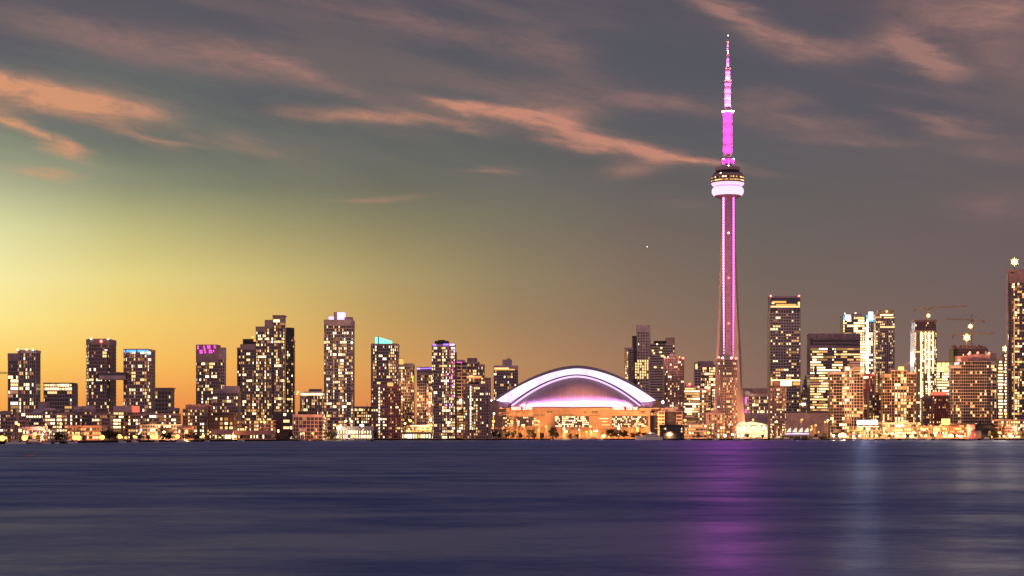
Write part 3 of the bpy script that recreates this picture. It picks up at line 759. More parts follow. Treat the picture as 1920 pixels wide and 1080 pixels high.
building('office_tower', 'stepped art deco spire glimpsed between two office slabs', 'tower', 2760, [
    V(1501, 1520, 737, frame='tan', glass='dark', fh=4, sh=1.0, bay=2.6, pw=1.3, lit=.35, pal='gold', grad=1.2),
    V(1506, 1518, 722, d=2, frame='dark', glass='dark', fh=4, sh=1, bay=2.6, pw=1.2, lit=.1)],
    extras=[('spire_stage', 1509, 1515, 711, 722, 'dark', 5, 6), ('spire_stage', 1511, 1513.4, 704, 711, 'dark', 6.5, 3), ('lit_sign', 1501, 1510, 756, 760, 'white', -4, .4), ('lit_stage', 1513, 1519, 758, 774, 'yellow', -.8, .4)])
building('office_tower', 'broad black-topped office slab filled with lit strip floors', 'tower', 2560, [
    V(1519, 1613, 648, prof=[(1519, 0), (1613, 2)], frame='dark', glass='dark', fh=3.9, sh=1.3, bay=3.2, pw=.3, lit=.55, pal='office', wide=5, join=.72, rowp=(.6, 1, 1.3, 1.7)),
    V(1519, 1613, 626, d=.7, yb=648.5, frame='black', glass='dark', plain=True)],
    extras=[('roof_panel', 1519.3 + i*11.8, 1530.2 + i*11.8, 626.5, 634, 'dark', -.4, .8) for i in range(8)] +
           [('louvre_band', 1524, 1611, 635, 636.2, 'mauve', -.6, .9), ('louvre_band', 1524, 1611, 642.5, 643.5, 'mauve', -.6, .9), ('roof_rim', 1518.5, 1613.6, 624.8, 626.4, 'mauve', -.8, 24)])
dazzle = building('office_tower', 'dazzling white-lit tower with an illuminated fin', 'tower', 2640, [
    V(1581, 1625, 593, prof=[(1581, 2), (1584, 0), (1625, 0)], frame='gold', glass='dark', fh=4, sh=.9, bay=3.2, pw=.5, lit=.75, pal='blaze', wide=3, join=.5, blank=0),
    V(1624, 1637, 594, d=-1, frame='gold', glass='dark', fh=4, sh=.9, bay=3.2, pw=.5, lit=.8, pal='blaze', wide=3)],
    extras=[('lit_crown', 1585.5, 1594.5, 590.5, 600.5, 'cool', -1, 3), ('roof_box', 1600, 1616, 588.5, 593, 'dark', 4, 12), ('light_column', 1624.6, 1626.6, 600, 700, 'beam', -2, .8), ('fin', 1624, 1637, 591, 603, 'blue', -2, 2), ('fin', 1628, 1636.4, 585, 600, 'cool', -2.6, 2), ('fin', 1581.4, 1583, 592, 600, 'blue', -1, 1)],
    lamps=[(1604, 587, 'white'), (1584, 588, 'white')])
building('office_tower', 'slender tower with a golden lit edge and ringed top', 'tower', 2620, [
    V(1642, 1650, 590, prof=[(1642, 5), (1650, 0)], frame='gold', glass='pale', fh=3.6, sh=1.0, bay=3, lit=.8, pal='gold'),
    V(1649.6, 1677, 590, d=-.6, prof=[(1649.6, .4), (1653, 0), (1672, 0), (1677, 5)], frame='mauve', glass='dark', fh=3.6, sh=.8, bay=2.6, pw=1.0, lit=.28, pal='gold')],
    extras=[('crown', 1647, 1676, 581, 590, 'gold', .5, 14), ('light_band', 1650, 1674, 589.5, 592, 'hot', -1.6, .5), ('light_band', 1650, 1677, 612, 614.6, 'warm', -1.6, .5), ('light_band', 1657, 1675, 594.5, 596.5, 'warm', -1.4, .5)],
    lamps=[(1662.5, 584, 'yellow')])
building('condo_tower', 'wide condo with white slab lines before the black-topped office slab', 'tower', 2270, [
    V(1557, 1584, 698, prof=[(1557, 7), (1563, 1), (1584, 0)], frame='pale', glass='black', fh=4.0, sh=.6, bay=3.4, pw=.25, lit=.24, pal='gold', so=1.0),
    V(1583.6, 1601, 692, d=-1.6, frame='pale', glass='black', fh=4.0, sh=.6, bay=2.8, pw=.9, lit=.42, pal='office', so=.5),
    V(1600.6, 1618, 700, prof=[(1600.6, 0), (1618, 4)], frame='pale', glass='black', fh=4.0, sh=.6, bay=4, pw=.6, lit=.16, pal='gold', so=1.0)],
    extras=[('penthouse', 1583, 1612, 687, 692, 'tan', 2, 12), ('lit_crown', 1584.5, 1592.5, 688, 694, 'hot', -2.2, .6)])
building('condo_tower', 'reddish tower with a white rooftop sign beside the slab-lined condo', 'tower', 2420, [
    V(1614, 1640, 701, prof=[(1614, 0), (1632, 0), (1640, 3)], frame='red', glass='dark', fh=3.6, sh=.9, bay=2.8, pw=.9, lit=.34, pal='redlit')],
    extras=[('roof_sign', 1615, 1624.6, 706, 709.5, 'white', -1.6, .5)], lamps=[(1637, 700, 'red'), (1614, 702, 'red')])
building('condo_tower', 'short dark red tower in the gap before the golden-edged tower', 'tower', 2330, [
    V(1630, 1656, 737, prof=[(1630, 2), (1636, 0), (1656, 2)], frame='brown', glass='dark', fh=3.4, sh=.9, bay=2.8, pw=.8, lit=.26, pal='gold')],
    extras=[('lit_sign', 1652, 1657, 718, 724, 'white', 2, .4), ('turret', 1649, 1655, 719, 737, 'gold', 4, 8)])
building('condo_tower', 'square-gridded condo with a lit box and derrick on its roof', 'tower', 2270, [
    V(1655, 1672, 702, prof=[(1655, 4), (1659, 0), (1672, 0)], frame='tan', glass='black', fh=4.0, sh=.6, bay=3.4, pw=.3, lit=.26, pal='gold', so=1.0),
    V(1671.6, 1700, 695, d=-1.4, frame='tan', glass='black', fh=4.0, sh=.6, bay=3.6, pw=.8, lit=.36, pal='gold', so=.5),
    V(1699.6, 1717, 699, prof=[(1699.6, 0), (1712, 0), (1717, 4)], frame='tan', glass='black', fh=4.0, sh=.6, bay=3.4, pw=.4, lit=.22, pal='gold', so=.9)],
    extras=[('lit_crown', 1685.5, 1694.5, 687.5, 695, 'yellow', -1, 6), ('roof_box', 1670, 1684, 690, 695, 'mauve', 3, 10)])
building('condo_tower', 'floodlit tower under construction wrapped in scaffold at the top', 'tower', 2500, [
    V(1714.5, 1756, 620, prof=[(1714.5, 6), (1718, 0), (1752, 0), (1756, 6)], frame='gold', glass='pale', fh=3.3, sh=.9, bay=2.6, pw=.5, lit=.62, pal='blaze', grad=-.4),
    V(1716, 1755, 601, d=1, yb=621, frame='brown', glass='dark', fh=3.3, sh=.4, bay=2.6, pw=.3, lit=.02)],
    extras=[('light_column', x, x + 2.0, 622, yb, 'hot', -1.2, .4) for x, yb in ((1726, 776), (1734, 700), (1741, 776), (1748, 700))] + [('formwork', 1714, 1757, 599.5, 602, 'brown', -.5, 22)])
building('office_block', 'short blazing gold office between the scaffolded tower and the banded condo', 'office block', 2560, [
    V(1755, 1784, 678, prof=[(1755, 0), (1784, 1)], frame='gold', glass='pale', fh=4.2, sh=1.0, bay=3, pw=.5, lit=.75, pal='blaze', wide=4, join=.6)],
    extras=[('lit_crown', 1757 + i*8.6, 1764 + i*8.6, 680, 695, 'warm', -1, .5) for i in range(3)])
building('condo_tower', 'red brick tower with arched top below the scaffolded tower', 'tower', 2330, [
    V(1730, 1746, 746, d=2, frame='brown', glass='dark', fh=3.3, sh=.9, bay=3, pw=.8, lit=.14, pal='redlit'),
    V(1745, 1782, 742, prof=[(1745, 3), (1752, 0), (1774, 0), (1782, 3)], frame='red', glass='dark', fh=3.3, sh=1.2, bay=3.4, pw=1.3, lit=.2, pal='redlit')],
    extras=[('penthouse', 1750, 1776, 734.5, 742, 'red', 2, 12)])
building('condo_tower', 'broad rounded condo with continuous balcony bands and red roof lamps', 'tower', 2270, [
    V(1783, 1800, 686, prof=[(1783, 8), (1788, 3), (1800, 1)], frame='pale', glass='black', fh=4.0, sh=.6, bay=3.2, pw=.3, lit=.22, pal='gold', so=1.1),
    V(1799, 1858, 678, prof=[(1799, 3), (1806, 0), (1850, 0), (1858, 4)], frame='pale', glass='black', fh=4.0, sh=.6, bay=3.2, pw=.25, lit=.14, pal='gold', so=1.1),
    V(1857, 1868, 683, prof=[(1857, 4), (1868, 9)], frame='pale', glass='black', fh=4.0, sh=.6, bay=3, pw=.3, lit=.32, pal='gold', so=.9)],
    extras=[('penthouse', 1817, 1857, 665.5, 675.5, 'dark', 3, 14), ('penthouse', 1796, 1817, 667, 678, 'tan', 4, 12), ('roof_line', 1816, 1858, 664.6, 665.6, 'mauve', 2, 16), ('roof_line', 1834, 1858, 670.3, 671.2, 'mauve', 2.4, 15)],
    lamps=[(1816, 664, 'red'), (1833, 661.5, 'red'), (1854, 662.5, 'red'), (1799, 675.5, 'red'), (1818, 661.8, 'red')])
building('condo_tower', 'unfinished tower rising behind the rounded condo, ragged formwork on top', 'tower', 2520, [
    V(1788, 1852, 654, prof=[(1788, 6), (1796, 0), (1845, 0), (1852, 5)], frame='brown', glass='dark', fh=3.6, sh=.5, bay=3.2, pw=.4, lit=.16, pal='gold')],
    extras=[('formwork', 1788 + i*5, 1788 + i*5 + w, 646 + (i*7 % 5), 654, 'brown', 1 + i % 3, 10) for i, w in enumerate((3, 4, 3, 4, 2, 4, 3, 4, 3, 4, 2, 4, 3))])
building('office_tower', 'narrow tower of stacked white-lit floors with a glaring lamp on top', 'tower', 2480, [
    V(1870, 1882, 672, d=1, frame='gold', glass='pale', fh=4.6, sh=1.8, bay=8, pw=.2, lit=.9, pal='blaze'),
    V(1881.5, 1895, 664, prof=[(1881.5, 0), (1895, 1)], frame='brown', glass='dark', fh=4.6, sh=1.6, bay=9, pw=.3, lit=.85, pal='blaze')],
    extras=[('roof_box', 1859, 1871, 661, 676, 'dark', 6, 12)])
building('condo_tower', 'tallest tower at the east edge, dark gridded facade lined with warm bulbs', 'tower', 2350, [
    V(1891, 1903, 514, prof=[(1891, 6), (1897, 0), (1903, 0)], frame='brown', glass='blue', fh=3.5, sh=.6, bay=3, pw=.3, lit=.42, pal='redlit', flit={0: .02}, blank=3),
    V(1902.6, 1936, 509, d=-1, prof=[(1902.6, 0), (1930, 0), (1936, 4)], frame='brown', glass='blue', fh=3.5, sh=.6, bay=3.2, pw=.4, lit=.34, pal='gold', blank=4)],
    extras=[('glass_fin', 1889.8, 1891.4, 512, 720, 'mauve', 4, 3), ('lit_strip', 1901, 1902.6, 560, 770, 'amber', -.8, .5), ('top_frame', 1893, 1936, 505, 509, 'brown', 1, 16)], cap=100)

# ---- low blocks in front
def low(label, x0, x1, yt, Y, name='apartment_block', cat='low block', frame='brown', lit=.4, pal='home', extras=(), lamps=(), masts=(), prof=None, **k):
    v = V(x0, x1, yt, frame=frame, lit=min(1, lit*1.5), pal=pal, **k)
    v.setdefault('fh', 3.5); v.setdefault('bay', 3.1); v.setdefault('sh', 1.2); v.setdefault('wide', 3)
    if prof: v['prof'] = prof
    return building(name, label, cat, Y, [v], group=LOW, extras=extras, lamps=lamps, masts=masts)
low('dark flat block at the very west edge of the view', -12, 15, 772, 1700, frame='dark', lit=.22, extras=[('roof_box', 2, 14, 770, 773, 'dark', 3, 10)])
low('brown terrace block at the foot of the westernmost tower', 14, 30, 776, 1680, frame='brown', lit=.25)
low('orange-lit glass pavilion in front of the westernmost tower', 27, 48, 789, 1640, 'pavilion', 'pavilion', frame='brown', lit=.34, pal='gold', sh=.6)
low('block with two bright office floors between the westernmost tower and the squat block', 49, 82, 776, 1760, frame='dark', lit=.2, full=(0,), extras=[('roof_box', 60, 82, 768, 776, 'mauve', 3, 12), ('roof_box', 66, 82, 753, 768, 'dark', 10, 12)])
low('low arcade of square lit windows below the squat block', 42, 80, 801, 1560, 'shop_row', 'shops', frame='brown', lit=.34, pal='gold', fh=4.5)
low('pale block stepping down below the squat block', 80, 108, 770, 1740, frame='mauve', lit=.3, extras=[('roof_box', 82, 98, 765, 770, 'mauve', 3, 10)])
low('gridded block with scattered lights below the squat block', 106, 136, 776, 1730, frame='brown', lit=.6)
low('flat-roofed dark warehouse west of the twin towers', 136, 172, 768, 1760, frame='dark', lit=.25, extras=[('roof_box', 137, 150, 762, 768, 'mauve', 2, 10), ('roof_box', 150, 172, 761, 768, 'mauve', 5, 10)])
low('long low hall with rows of small windows before the west twin tower', 128, 190, 799, 1600, frame='brown', lit=.34, pal='gold', fh=3.8, bay=2.8)
low('brown stepped block under the sky bridge', 172, 206, 776, 1750, frame='brown', lit=.45)
low('block with three bright strip floors under the east twin tower', 203, 232, 773, 1780, frame='brown', lit=.45, wide=5, join=.7, extras=[('roof_box', 211, 244, 761, 773, 'mauve', 3, 12), ('roof_box', 246, 256, 761, 773, 'red', 5, 10)])
low('dark terraces climbing before the east twin tower', 231, 268, 777, 1790, frame='dark', lit=.3)
low('long dark terraced block west of the magenta-crowned tower', 266, 330, 776, 1800, frame='dark', lit=.34, fh=3.6)
low('narrow block with a lit stair beside the cornice block', 316, 333, 766, 1980, frame='mauve', lit=.25)
low('block with a wide flat roof box before the magenta-crowned tower', 343, 383, 768, 1830, frame='brown', lit=.35, extras=[('roof_box', 347, 386, 758.5, 768, 'brown', 3, 12)], masts=[(353, 755, 759), (356, 756, 759)])
low('row of brick terraces low down west of the magenta-crowned tower', 262, 340, 797, 1700, frame='brown', lit=.4, fh=3.6)
low('orange steel-framed open hall by the quay', 333, 360, 801, 1640, 'pavilion', 'pavilion', frame='brown', lit=.35, pal='gold', fh=5)
low('brick stub tower with lit steps beside the black strip-windowed office', 378, 394, 760, 1860, frame='red', lit=.4, pal='redlit')
low('black office with four rows of lit strip windows', 392, 438, 779, 1820, 'office_block', 'office block', frame='black', lit=.9, pal='gold', fh=4.6, sh=1.6, bay=5.2, pw=1.0, wide=1, extras=[('roof_box', 398, 437, 774, 779, 'black', 2, 12)])
low('orange-lit market hall in front of the black strip-windowed office', 396, 434, 806, 1700, 'shop_row', 'shops', frame='brown', lit=.34, pal='blaze', fh=5)
low('brightly lit podium at the foot of the great stepped tower', 440, 512, 789, 1880, frame='brown', lit=.34, pal='home', fh=4)
low('low glowing restaurant before the great stepped tower', 434, 508, 808, 1760, 'shop_row', 'shops', frame='brown', lit=.34, pal='blaze', fh=5)
low('thin brown block between the slender tower and the roof-masted block', 600, 612, 782, 1950, frame='brown', lit=.5)
low('glaring white flat-roofed shop beside the slender tower', 632, 697, 800, 1950, 'shop_row', 'shops', frame='pale', lit=1, pal='blaze', fh=5, full=(0,), wide=4)
low('long glass ferry terminal blazing white and gold on the quay', 728, 828, 811, 2060, 'terminal', 'terminal', frame='gold', lit=1, pal='blaze', fh=6.0, full=(0,), wide=4, sh=.8)
low('brick hall with small square windows behind the blazing terminal', 762, 838, 798, 2090, frame='tan', lit=.55, pal='gold', extras=[('lit_rail', 770, 806, 797.3, 799, 'hot', -1, .5)])
low('dark glass office filling the gap behind the brick hall', 781, 812, 780, 2110, frame='mauve', lit=.4, pal='cooloff')
low('mid-rise with a glaring roof line between the violet-lit tower and the light column tower', 838, 872, 768, 2090, frame='brown', lit=.5, extras=[('lit_rail', 826, 842, 791, 794, 'hot', -6, .5), ('light_panel', 861, 866, 748, 757, 'white', -1, .5), ('light_panel', 854, 856, 750, 757, 'lilac', -1, .5)])
low('low lit clubhouse below the tower with the white light column', 842, 872, 806, 2140, 'pavilion', 'pavilion', frame='dark', lit=.8, pal='blaze')
low('orange brick wing against the west side of the stadium', 866, 918, 799, 2200, frame='tan', lit=.5, pal='gold')
low('dark flat restaurant under the brown block east of the stadium', 1238, 1280, 797, 2215, frame='black', lit=.1)
low('grey windowless warehouse wall east of the brown tower by the slab', 1473, 1557, 773, 2380, 'warehouse', 'warehouse', frame='mauve', plain=True, extras=[('plain_wall', 1473, 1556.5, 774, 818, 'mauve', -1, 10)])
low('shopfront building under the bright billboard', 1600, 1660, 800, 2230, 'shop_row', 'shops', frame='gold', lit=.7, pal='gold', fh=5)
low('low podium below the square-gridded condo', 1655, 1722, 793, 2235, frame='tan', lit=.7, pal='office', fh=4.6, extras=[('lit_canopy', 1674, 1692, 804.5, 808, 'yellow', -3, 3)])
low('lit restaurant row below the red brick tower', 1722, 1786, 799, 2240, 'shop_row', 'shops', frame='tan', lit=.7, pal='gold', fh=4.6, extras=[('lit_panel', 1765, 1781, 785, 797, 'yellow', -1, .5)])
low('brown brick podium beside the black house by the water', 1781, 1816, 796, 2235, frame='red', lit=.4, pal='gold')
low('orange colonnaded hall at the east edge of the quay', 1873, 1935, 787, 2240, frame='tan', lit=.75, pal='gold', fh=4.6, pw=.8)
low('flat-roofed lit hall before the orange colonnaded hall', 1884, 1912, 800, 2215, 'pavilion', 'pavilion', frame='brown', lit=.5, pal='gold')
POD_REFLECT_POWER = 0.60e6
# ------------------------------------------------------------------ the great spire
TY = 2400.0
TX = X_(1364.5, TY)
S_ = TY / F                       # metres per picture pixel at the spire
tw = empty('observation_tower', (TX, TY, GZ))
tag(tw, 'very tall concrete broadcast and observation tower glowing magenta with a round pod', 'tower', None)
tz = lambda py: Z_(py, TY) - GZ
M_CONC = mat_pbr('tower_concrete', (0.36, 0.28, 0.28), 0.85, 0, 0.12, 0.05)
M_MAST = mat_pbr('mast_cladding', (0.62, 0.50, 0.56), 0.6, 0, 0.12, 0.3)
E_PINK = mat_emit('led_hot_pink', (1.0, 0.22, 0.80), 3.2)
E_PINKW = mat_emit('led_pale_pink', (1.0, 0.62, 0.93), 3.6)
E_MAG = mat_emit('led_magenta', (1.0, 0.05, 0.72), 3.4, True)

# Y-shaped shaft: hexagonal core with three tapering legs
def ysec(core, leg, lw, z):
    pts = []
    for a in (-35, 90, 215):
        d = math.radians(a)
        for s in (-1, 1):
            pass
    order = []
    for a in (-38, 90, 218):
        ar = math.radians(a); ux, uy = math.cos(ar), math.sin(ar); nx, ny = -uy, ux
        tip = leg if a != 90 else leg * .9
        order += [(ux*core*.9 - nx*lw*1.25, uy*core*.9 - ny*lw*1.25), (ux*tip - nx*lw, uy*tip - ny*lw), (ux*tip + nx*lw, uy*tip + ny*lw), (ux*core*.9 + nx*lw*1.25, uy*core*.9 + ny*lw*1.25)]
    return [(x, y, z) for x, y in order]
levels = [(824, 33.5), (800, 31.2), (780, 29.3), (759, 27.6), (720, 25.6), (664, 23.4), (600, 19.8), (532, 16.8), (470, 15.0), (420, 13.8), (366, 12.9)]
m = MB(); rings = []
for py, half in levels:
    lw = 1.9 + (half - 13) * 0.09
    leg = (half * S_ - lw * .62) / math.cos(math.radians(38))
    rings.append(ysec(6.4 + (py - 366) * 0.004, leg, lw, tz(py)))
n = len(rings[0]); vs = [p for r in rings for p in r]
fs = [(k*n+i, (k+1)*n+i, (k+1)*n+(i+1) % n, k*n+(i+1) % n) for k in range(len(rings)-1) for i in range(n)]
m.add(vs, fs); shaft = m.build('leg_shaft', M_CONC, tw)
m = MB()
hexp = [(8.6*math.cos(math.radians(60*i)), 8.6*math.sin(math.radians(60*i))) for i in range(6)]
m.prism(hexp, 0, tz(362)); core = m.build('core', mat_pbr('core_concrete', (0.24, 0.17, 0.20), 0.8, 0, .15, .05), tw)
# lift glazing and LED runs on the front face of the core
fy = -8.6*math.cos(math.radians(30))
m = MB(); m.box(-4.2, 4.2, fy - 1.6, fy + .2, tz(705), tz(366)); m.build('lift_shaft', mat_pbr('lift_glazing', (0.42, 0.22, 0.38), .4, 0, .2, .2), tw)
for s in (-1, 1):
    m = MB(); x = s * 6.9
    m.box(x - 1.0, x + 1.0, fy - 1.4, fy + .4, tz(712), tz(367)); m.build('led_channel', E_MAG, tw)
    m = MB(); z = tz(708)
    while z < tz(370):
        m.box(x - .8, x + .8, fy - 1.9, fy - 1.3, z, z + 2.6); z += 4.0
    m.build('led_strip', E_PINKW if s < 0 else E_PINK, tw)
for py, k in ((438, 'white'), (522, 'red'), (607, 'red')):
    o = bpy.data.objects.new('beacon', bulbmesh(k)); COL.objects.link(o); o.parent = tw; o.location = (0, fy - 2.4, tz(py)); o.scale = (.9, .9, .9)

def lath(name, prof, mat, nseg=48, smooth=True, caps=True, par=tw):
    mm = MB(); mm.lathe([(r*S_, tz(py)) for r, py in prof], nseg, (0, 0), 0, caps)
    o = mm.build(name, mat, par, smooth); return o
pod = lath('pod_underside', [(12.5, 374), (16, 371), (24, 368), (25, 366.5)], mat_pbr('pod_steel', (0.40, 0.25, 0.24), .5, 0, .2, .4), 36, False)
m = MB()
for i in range(24):
    t = 2*math.pi*i/24; m.bar((12.6*S_*math.cos(t), 12.6*S_*math.sin(t), tz(373.5)), (24*S_*math.cos(t), 24*S_*math.sin(t), tz(368.4)), .28)
m.build('bracket', M_STEEL, pod)
import itertools
rad = [(24.2, 367.2), (26.6, 366.4), (28.6, 364.2), (29.7, 361.2), (29.9, 358), (29.2, 354.8), (27.6, 352.4), (24.8, 351.2), (23.5, 350.8)]
lath('radome', rad, mat_emit('radome_glow', (1.0, 0.70, 0.96), 1.25, True))
lath('pod_neck', [(23.6, 351.6), (23.2, 349.5), (26.0, 348.6)], E_MAG)
lath('light_ring', [(24.5, 349.4), (28.2, 348.2), (30.3, 345.8), (30.6, 343.8), (29.5, 343.6)], mat_emit('ring_glow', (1.0, 0.62, 0.95), 1.3, True))
M_POD = mat_pbr('pod_cladding', (0.30, 0.20, 0.22), .5, 0, .2, .4)
lath('deck', [(30.6, 343.9), (31.4, 342.6), (31.4, 341.4), (30.2, 341.2)], M_POD)
lath('deck_glazing', [(30.2, 341.8), (30.6, 338.0)], M_GLASS)
lath('deck', [(30.9, 338.3), (31.8, 337.6), (31.8, 336.6), (30.8, 336.4)], M_POD)
lath('deck_glazing', [(30.8, 336.8), (31.0, 332.4)], M_GLASS)
lath('deck', [(31.2, 332.8), (31.6, 331.8), (30.8, 330.2), (27.6, 327.4), (26.4, 326.6)], M_POD)
lath('roof_deck', [(26.6, 327.0), (27.0, 325.8), (24.6, 324.6), (24.0, 324.6)], M_BLACK)
lath('roof_drum', [(21.8, 325), (21.8, 320.4)], M_BLACK)
lath('roof_drum', [(22.4, 320.8), (22.8, 320.2), (22.8, 315.4), (22.0, 314.2), (10, 314.0)], M_CONC)
rng = random.Random(5)
for py0, h, rr, nn in ((341.2, 2.6, 30.5, 56), (336.2, 3.2, 31.05, 48)):
    for i in range(nn):
        t = -math.pi*(i + .5)/nn
        if rng.random() < (.62 if py0 > 340 else .36):
            c = (rr*S_*math.cos(t)*1.004, rr*S_*math.sin(t)*1.004, tz(py0 - h*.45))
            win_obj(rng.choice(['warm', 'amber', 'orange', 'hot', 'dim']), c, t + math.pi/2, 1.9, h*S_*.72, tw)
o = bpy.data.objects.new('beacon', bulbmesh('yellow')); COL.objects.link(o); o.parent = tw; o.location = (-15.5*S_, -22*S_, tz(328.6)); o.scale = (1.5, 1.5, 1.5)
# mast
lath('mast_collar', [(10.6, 314.4), (10.6, 304), (12.0, 303.6), (12.2, 298.5), (9.4, 296)], M_CONC, 12, False)
m = MB()
for i in range(6):
    t = math.radians(60*i + 30); m.bar((11.2*S_*math.cos(t), 11.2*S_*math.sin(t), tz(313.5)), (12.6*S_*math.cos(t), 12.6*S_*math.sin(t), tz(299)), .8, 5)
m.build('buttress', M_MAST, tw)
lath('upper_shaft', [(8.4, 300), (8.0, 217)], M_MAST, 6, False)
m = MB()
for i in range(6):
    t = math.radians(60*i); m.bar((8.5*S_*math.cos(t), 8.5*S_*math.sin(t), tz(299)), (8.2*S_*math.cos(t), 8.2*S_*math.sin(t), tz(217.5)), .45, 4)
m.build('shaft_rib', M_MAST, tw)
lath('upper_pod', [(8.0, 218), (9.6, 216.5), (10.2, 214.6), (10.9, 212.2), (10.9, 209.0), (9.6, 207.4), (8.6, 204.4), (6.2, 202.6)], M_MAST, 32)
lath('upper_pod_ring', [(10.9, 211.6), (11.2, 210.8), (11.2, 209.6), (10.9, 208.8)], E_PINKW, 32)
segs = [('antenna_section', 6.2, 203, 5.8, 153), ('antenna_section', 4.7, 152.6, 4.5, 130), ('antenna_section', 3.0, 129, 2.0, 103), ('antenna_section', 1.7, 102, 1.5, 82), ('antenna_section', 1.3, 81, .9, 69)]
for nm, r0, p0, r1, p1 in segs:
    lath(nm, [(r0, p0), (r1, p1)], M_MAST if p1 > 70 else M_POD, 12, True)
for r0, p0 in ((6.4, 152.6), (4.9, 129.4), (3.1, 102.4), (2.3, 81.4)):
    lath('antenna_platform', [(r0, p0 + .9), (r0, p0 - .5)], M_POD, 12, False)
m = MB()
for k in range(9): m.lathe([(6.35*S_, tz(199 - k*5.2)), (6.35*S_, tz(198.4 - k*5.2))], 12)
m.build('antenna_ring', M_MAST, tw)
for dx_, py, k, r_ in ((0, 68, 'white', .7), (0, 80.4, 'orange', .8), (0, 101.4, 'orange', .9), (-3.6, 129, 'orange', .6), (3.6, 129, 'orange', .6), (-5.2, 152, 'red', .7), (5.2, 152, 'red', .7), (0, 150.6, 'rose', .8), (-10.6, 210, 'rose', .7), (10.6, 210, 'rose', .7), (0, 313, 'rose', .8), (-9.6, 299.6, 'rose', .6), (9.6, 299.6, 'rose', .6)):
    o = bpy.data.objects.new('beacon', bulbmesh(k)); COL.objects.link(o); o.parent = tw; o.location = (dx_*S_, -12*S_ if py > 295 else -6*S_ if py < 200 else -9*S_, tz(py)); o.scale = (r_,)*3

def lamp(name, kind, loc, power, col, par=None, size=0.0, rot=None, spot=None, blend=.5):
    d = bpy.data.lights.new(name, kind); d.energy = power; d.color = col
    if kind in ('POINT', 'SPOT'): d.shadow_soft_size = size
    if kind == 'SPOT' and spot: d.spot_size = math.radians(spot); d.spot_blend = blend
    o = bpy.data.objects.new(name, d); COL.objects.link(o); o.location = loc
    if rot: o.rotation_euler = rot
    if par: o.parent = par
    return o
# magenta floodlights of the mast, aimed up; extra rings added between platforms for even light
def flood(px, py, dist, aimpy, power, col, spot=26):
    for a in (-140, -90, -40, 90):
        t = math.radians(a); p = Vector((math.cos(t)*dist, math.sin(t)*dist, tz(py)))
        d = Vector((0, 0, tz(aimpy))) - p
        lamp('floodlight', 'SPOT', p, power, col, tw, .3, d.to_track_quat('-Z', 'Y').to_euler(), spot, .7)
MAGC = (1.0, 0.03, 0.62)
for py_ in (313, 294, 275, 256, 237): flood(0, py_, 15, py_ - 34, 0.27e5, MAGC, 80)
PKC = (1.0, 0.16, 0.74)
for py_ in (203, 190, 177, 164): flood(0, py_, 11, py_ - 18, 0.17e5, PKC, 90)
for py_ in (151, 140): flood(0, py_, 8, py_ - 12, 0.10e5, PKC, 90)
for py_ in (127, 116): flood(0, py_, 7, py_ - 12, 0.07e5, PKC, 90)
for py_ in (101, 90): flood(0, py_, 6, py_ - 12, 0.06e5, (1, .3, .7), 90)
# spots added before the pod to throw its magenta reflection on the lake
for a_ in (-40, 0, 40):
    d_ = Vector((math.sin(math.radians(a_)), -math.cos(math.radians(a_)), -.16))
    lamp('pod_reflection_spot', 'SPOT', Vector((d_.x*25, d_.y*25, tz(357))), POD_REFLECT_POWER, (1.0, .06, .75), tw, 0.0, d_.to_track_quat('-Z', 'Y').to_euler(), 70, .8)
# warm wash at the feet of the legs
for x_ in (-26, 26, -40, 40):
    p_ = Vector((x_, -46, 9)); d_ = Vector((x_*.62, -8, 34)) - p_
    lamp('leg_floodlight', 'SPOT', p_, 1.6e5, (1.0, .45, .14), tw, .4, d_.to_track_quat('-Z', 'Y').to_euler(), 80, .9)

# ------------------------------------------------------------------ the domed stadium
SY = 2330.0
SX = X_(1081, SY)
st = empty('domed_stadium', (SX, SY, GZ))
tag(st, 'huge domed stadium whose arched roof glows white and lilac above orange-lit walls', 'stadium', None)
sx = lambda px: X_(px, SY) - SX
sz = lambda py: Z_(py, SY) - GZ
def arc(xl, yl, xa, ya, xr, yr, n=48, pw=2.05):
    """arch from (xl,yl) over the top (xa,ya) to (xr,yr), picture coordinates"""
    out = []
    for i in range(n + 1):
        t = -1 + 2*i/n
        x = xa + (xa - xl)*t if t < 0 else xa + (xr - xa)*t
        ye = yl if t < 0 else yr
        out.append((x, ye + (ya - ye)*(1 - abs(t)**1.78)))
    return out
A_out = arc(925, 750.5, 1083, 684.5, 1237, 751)
A_f1 = arc(930, 751, 1083, 691.0, 1230, 751)
A_f2 = arc(956, 757, 1082, 702.2, 1203, 756.5)
A_f3 = arc(958, 760, 1082, 704.0, 1202, 760)
A_f4 = arc(961, 762, 1082, 707.5, 1200, 762)
def strip(c1, y1, c2, y2):
    m = MB(); m.grid([[(sx(a[0]), y1, sz(a[1])) for a in c1], [(sx(a[0]), y2, sz(a[1])) for a in c2]]); return m
M_ROOF = mat_pbr('roof_membrane', (0.34, 0.26, 0.30), .6, 0, .1, .05)
m = strip(A_f1, 0, A_out, 10)
back = [(a[0] + 0, a[1] + 3) for a in A_out]
m.grid([[(sx(a[0]), 10, sz(a[1])) for a in A_out], [(sx(a[0]), 60, sz(a[1] + 1)) for a in A_out], [(sx(960 + (a[0]-925)*.78), 150, sz(a[1]*.6 + 750*.4)) for a in A_out]])
m.build('roof_arch', M_ROOF, st, True)
m = MB()
nst = len(A_f1)
for k in range(2, nst - 2, 2):
    a, b = A_f1[k], A_out[k]
    m.bar((sx(a[0]), -.1, sz(a[1]) + .2), (sx(b[0]), 9.8, sz(b[1]) + .2), .22)
m.build('roof_seam', M_STEEL, st)
E_FASC = mat_emit('fascia_painted_light', (0.93, 0.80, 1.0), 1.5, True)  # floodlighting on the fascia is put in as emission
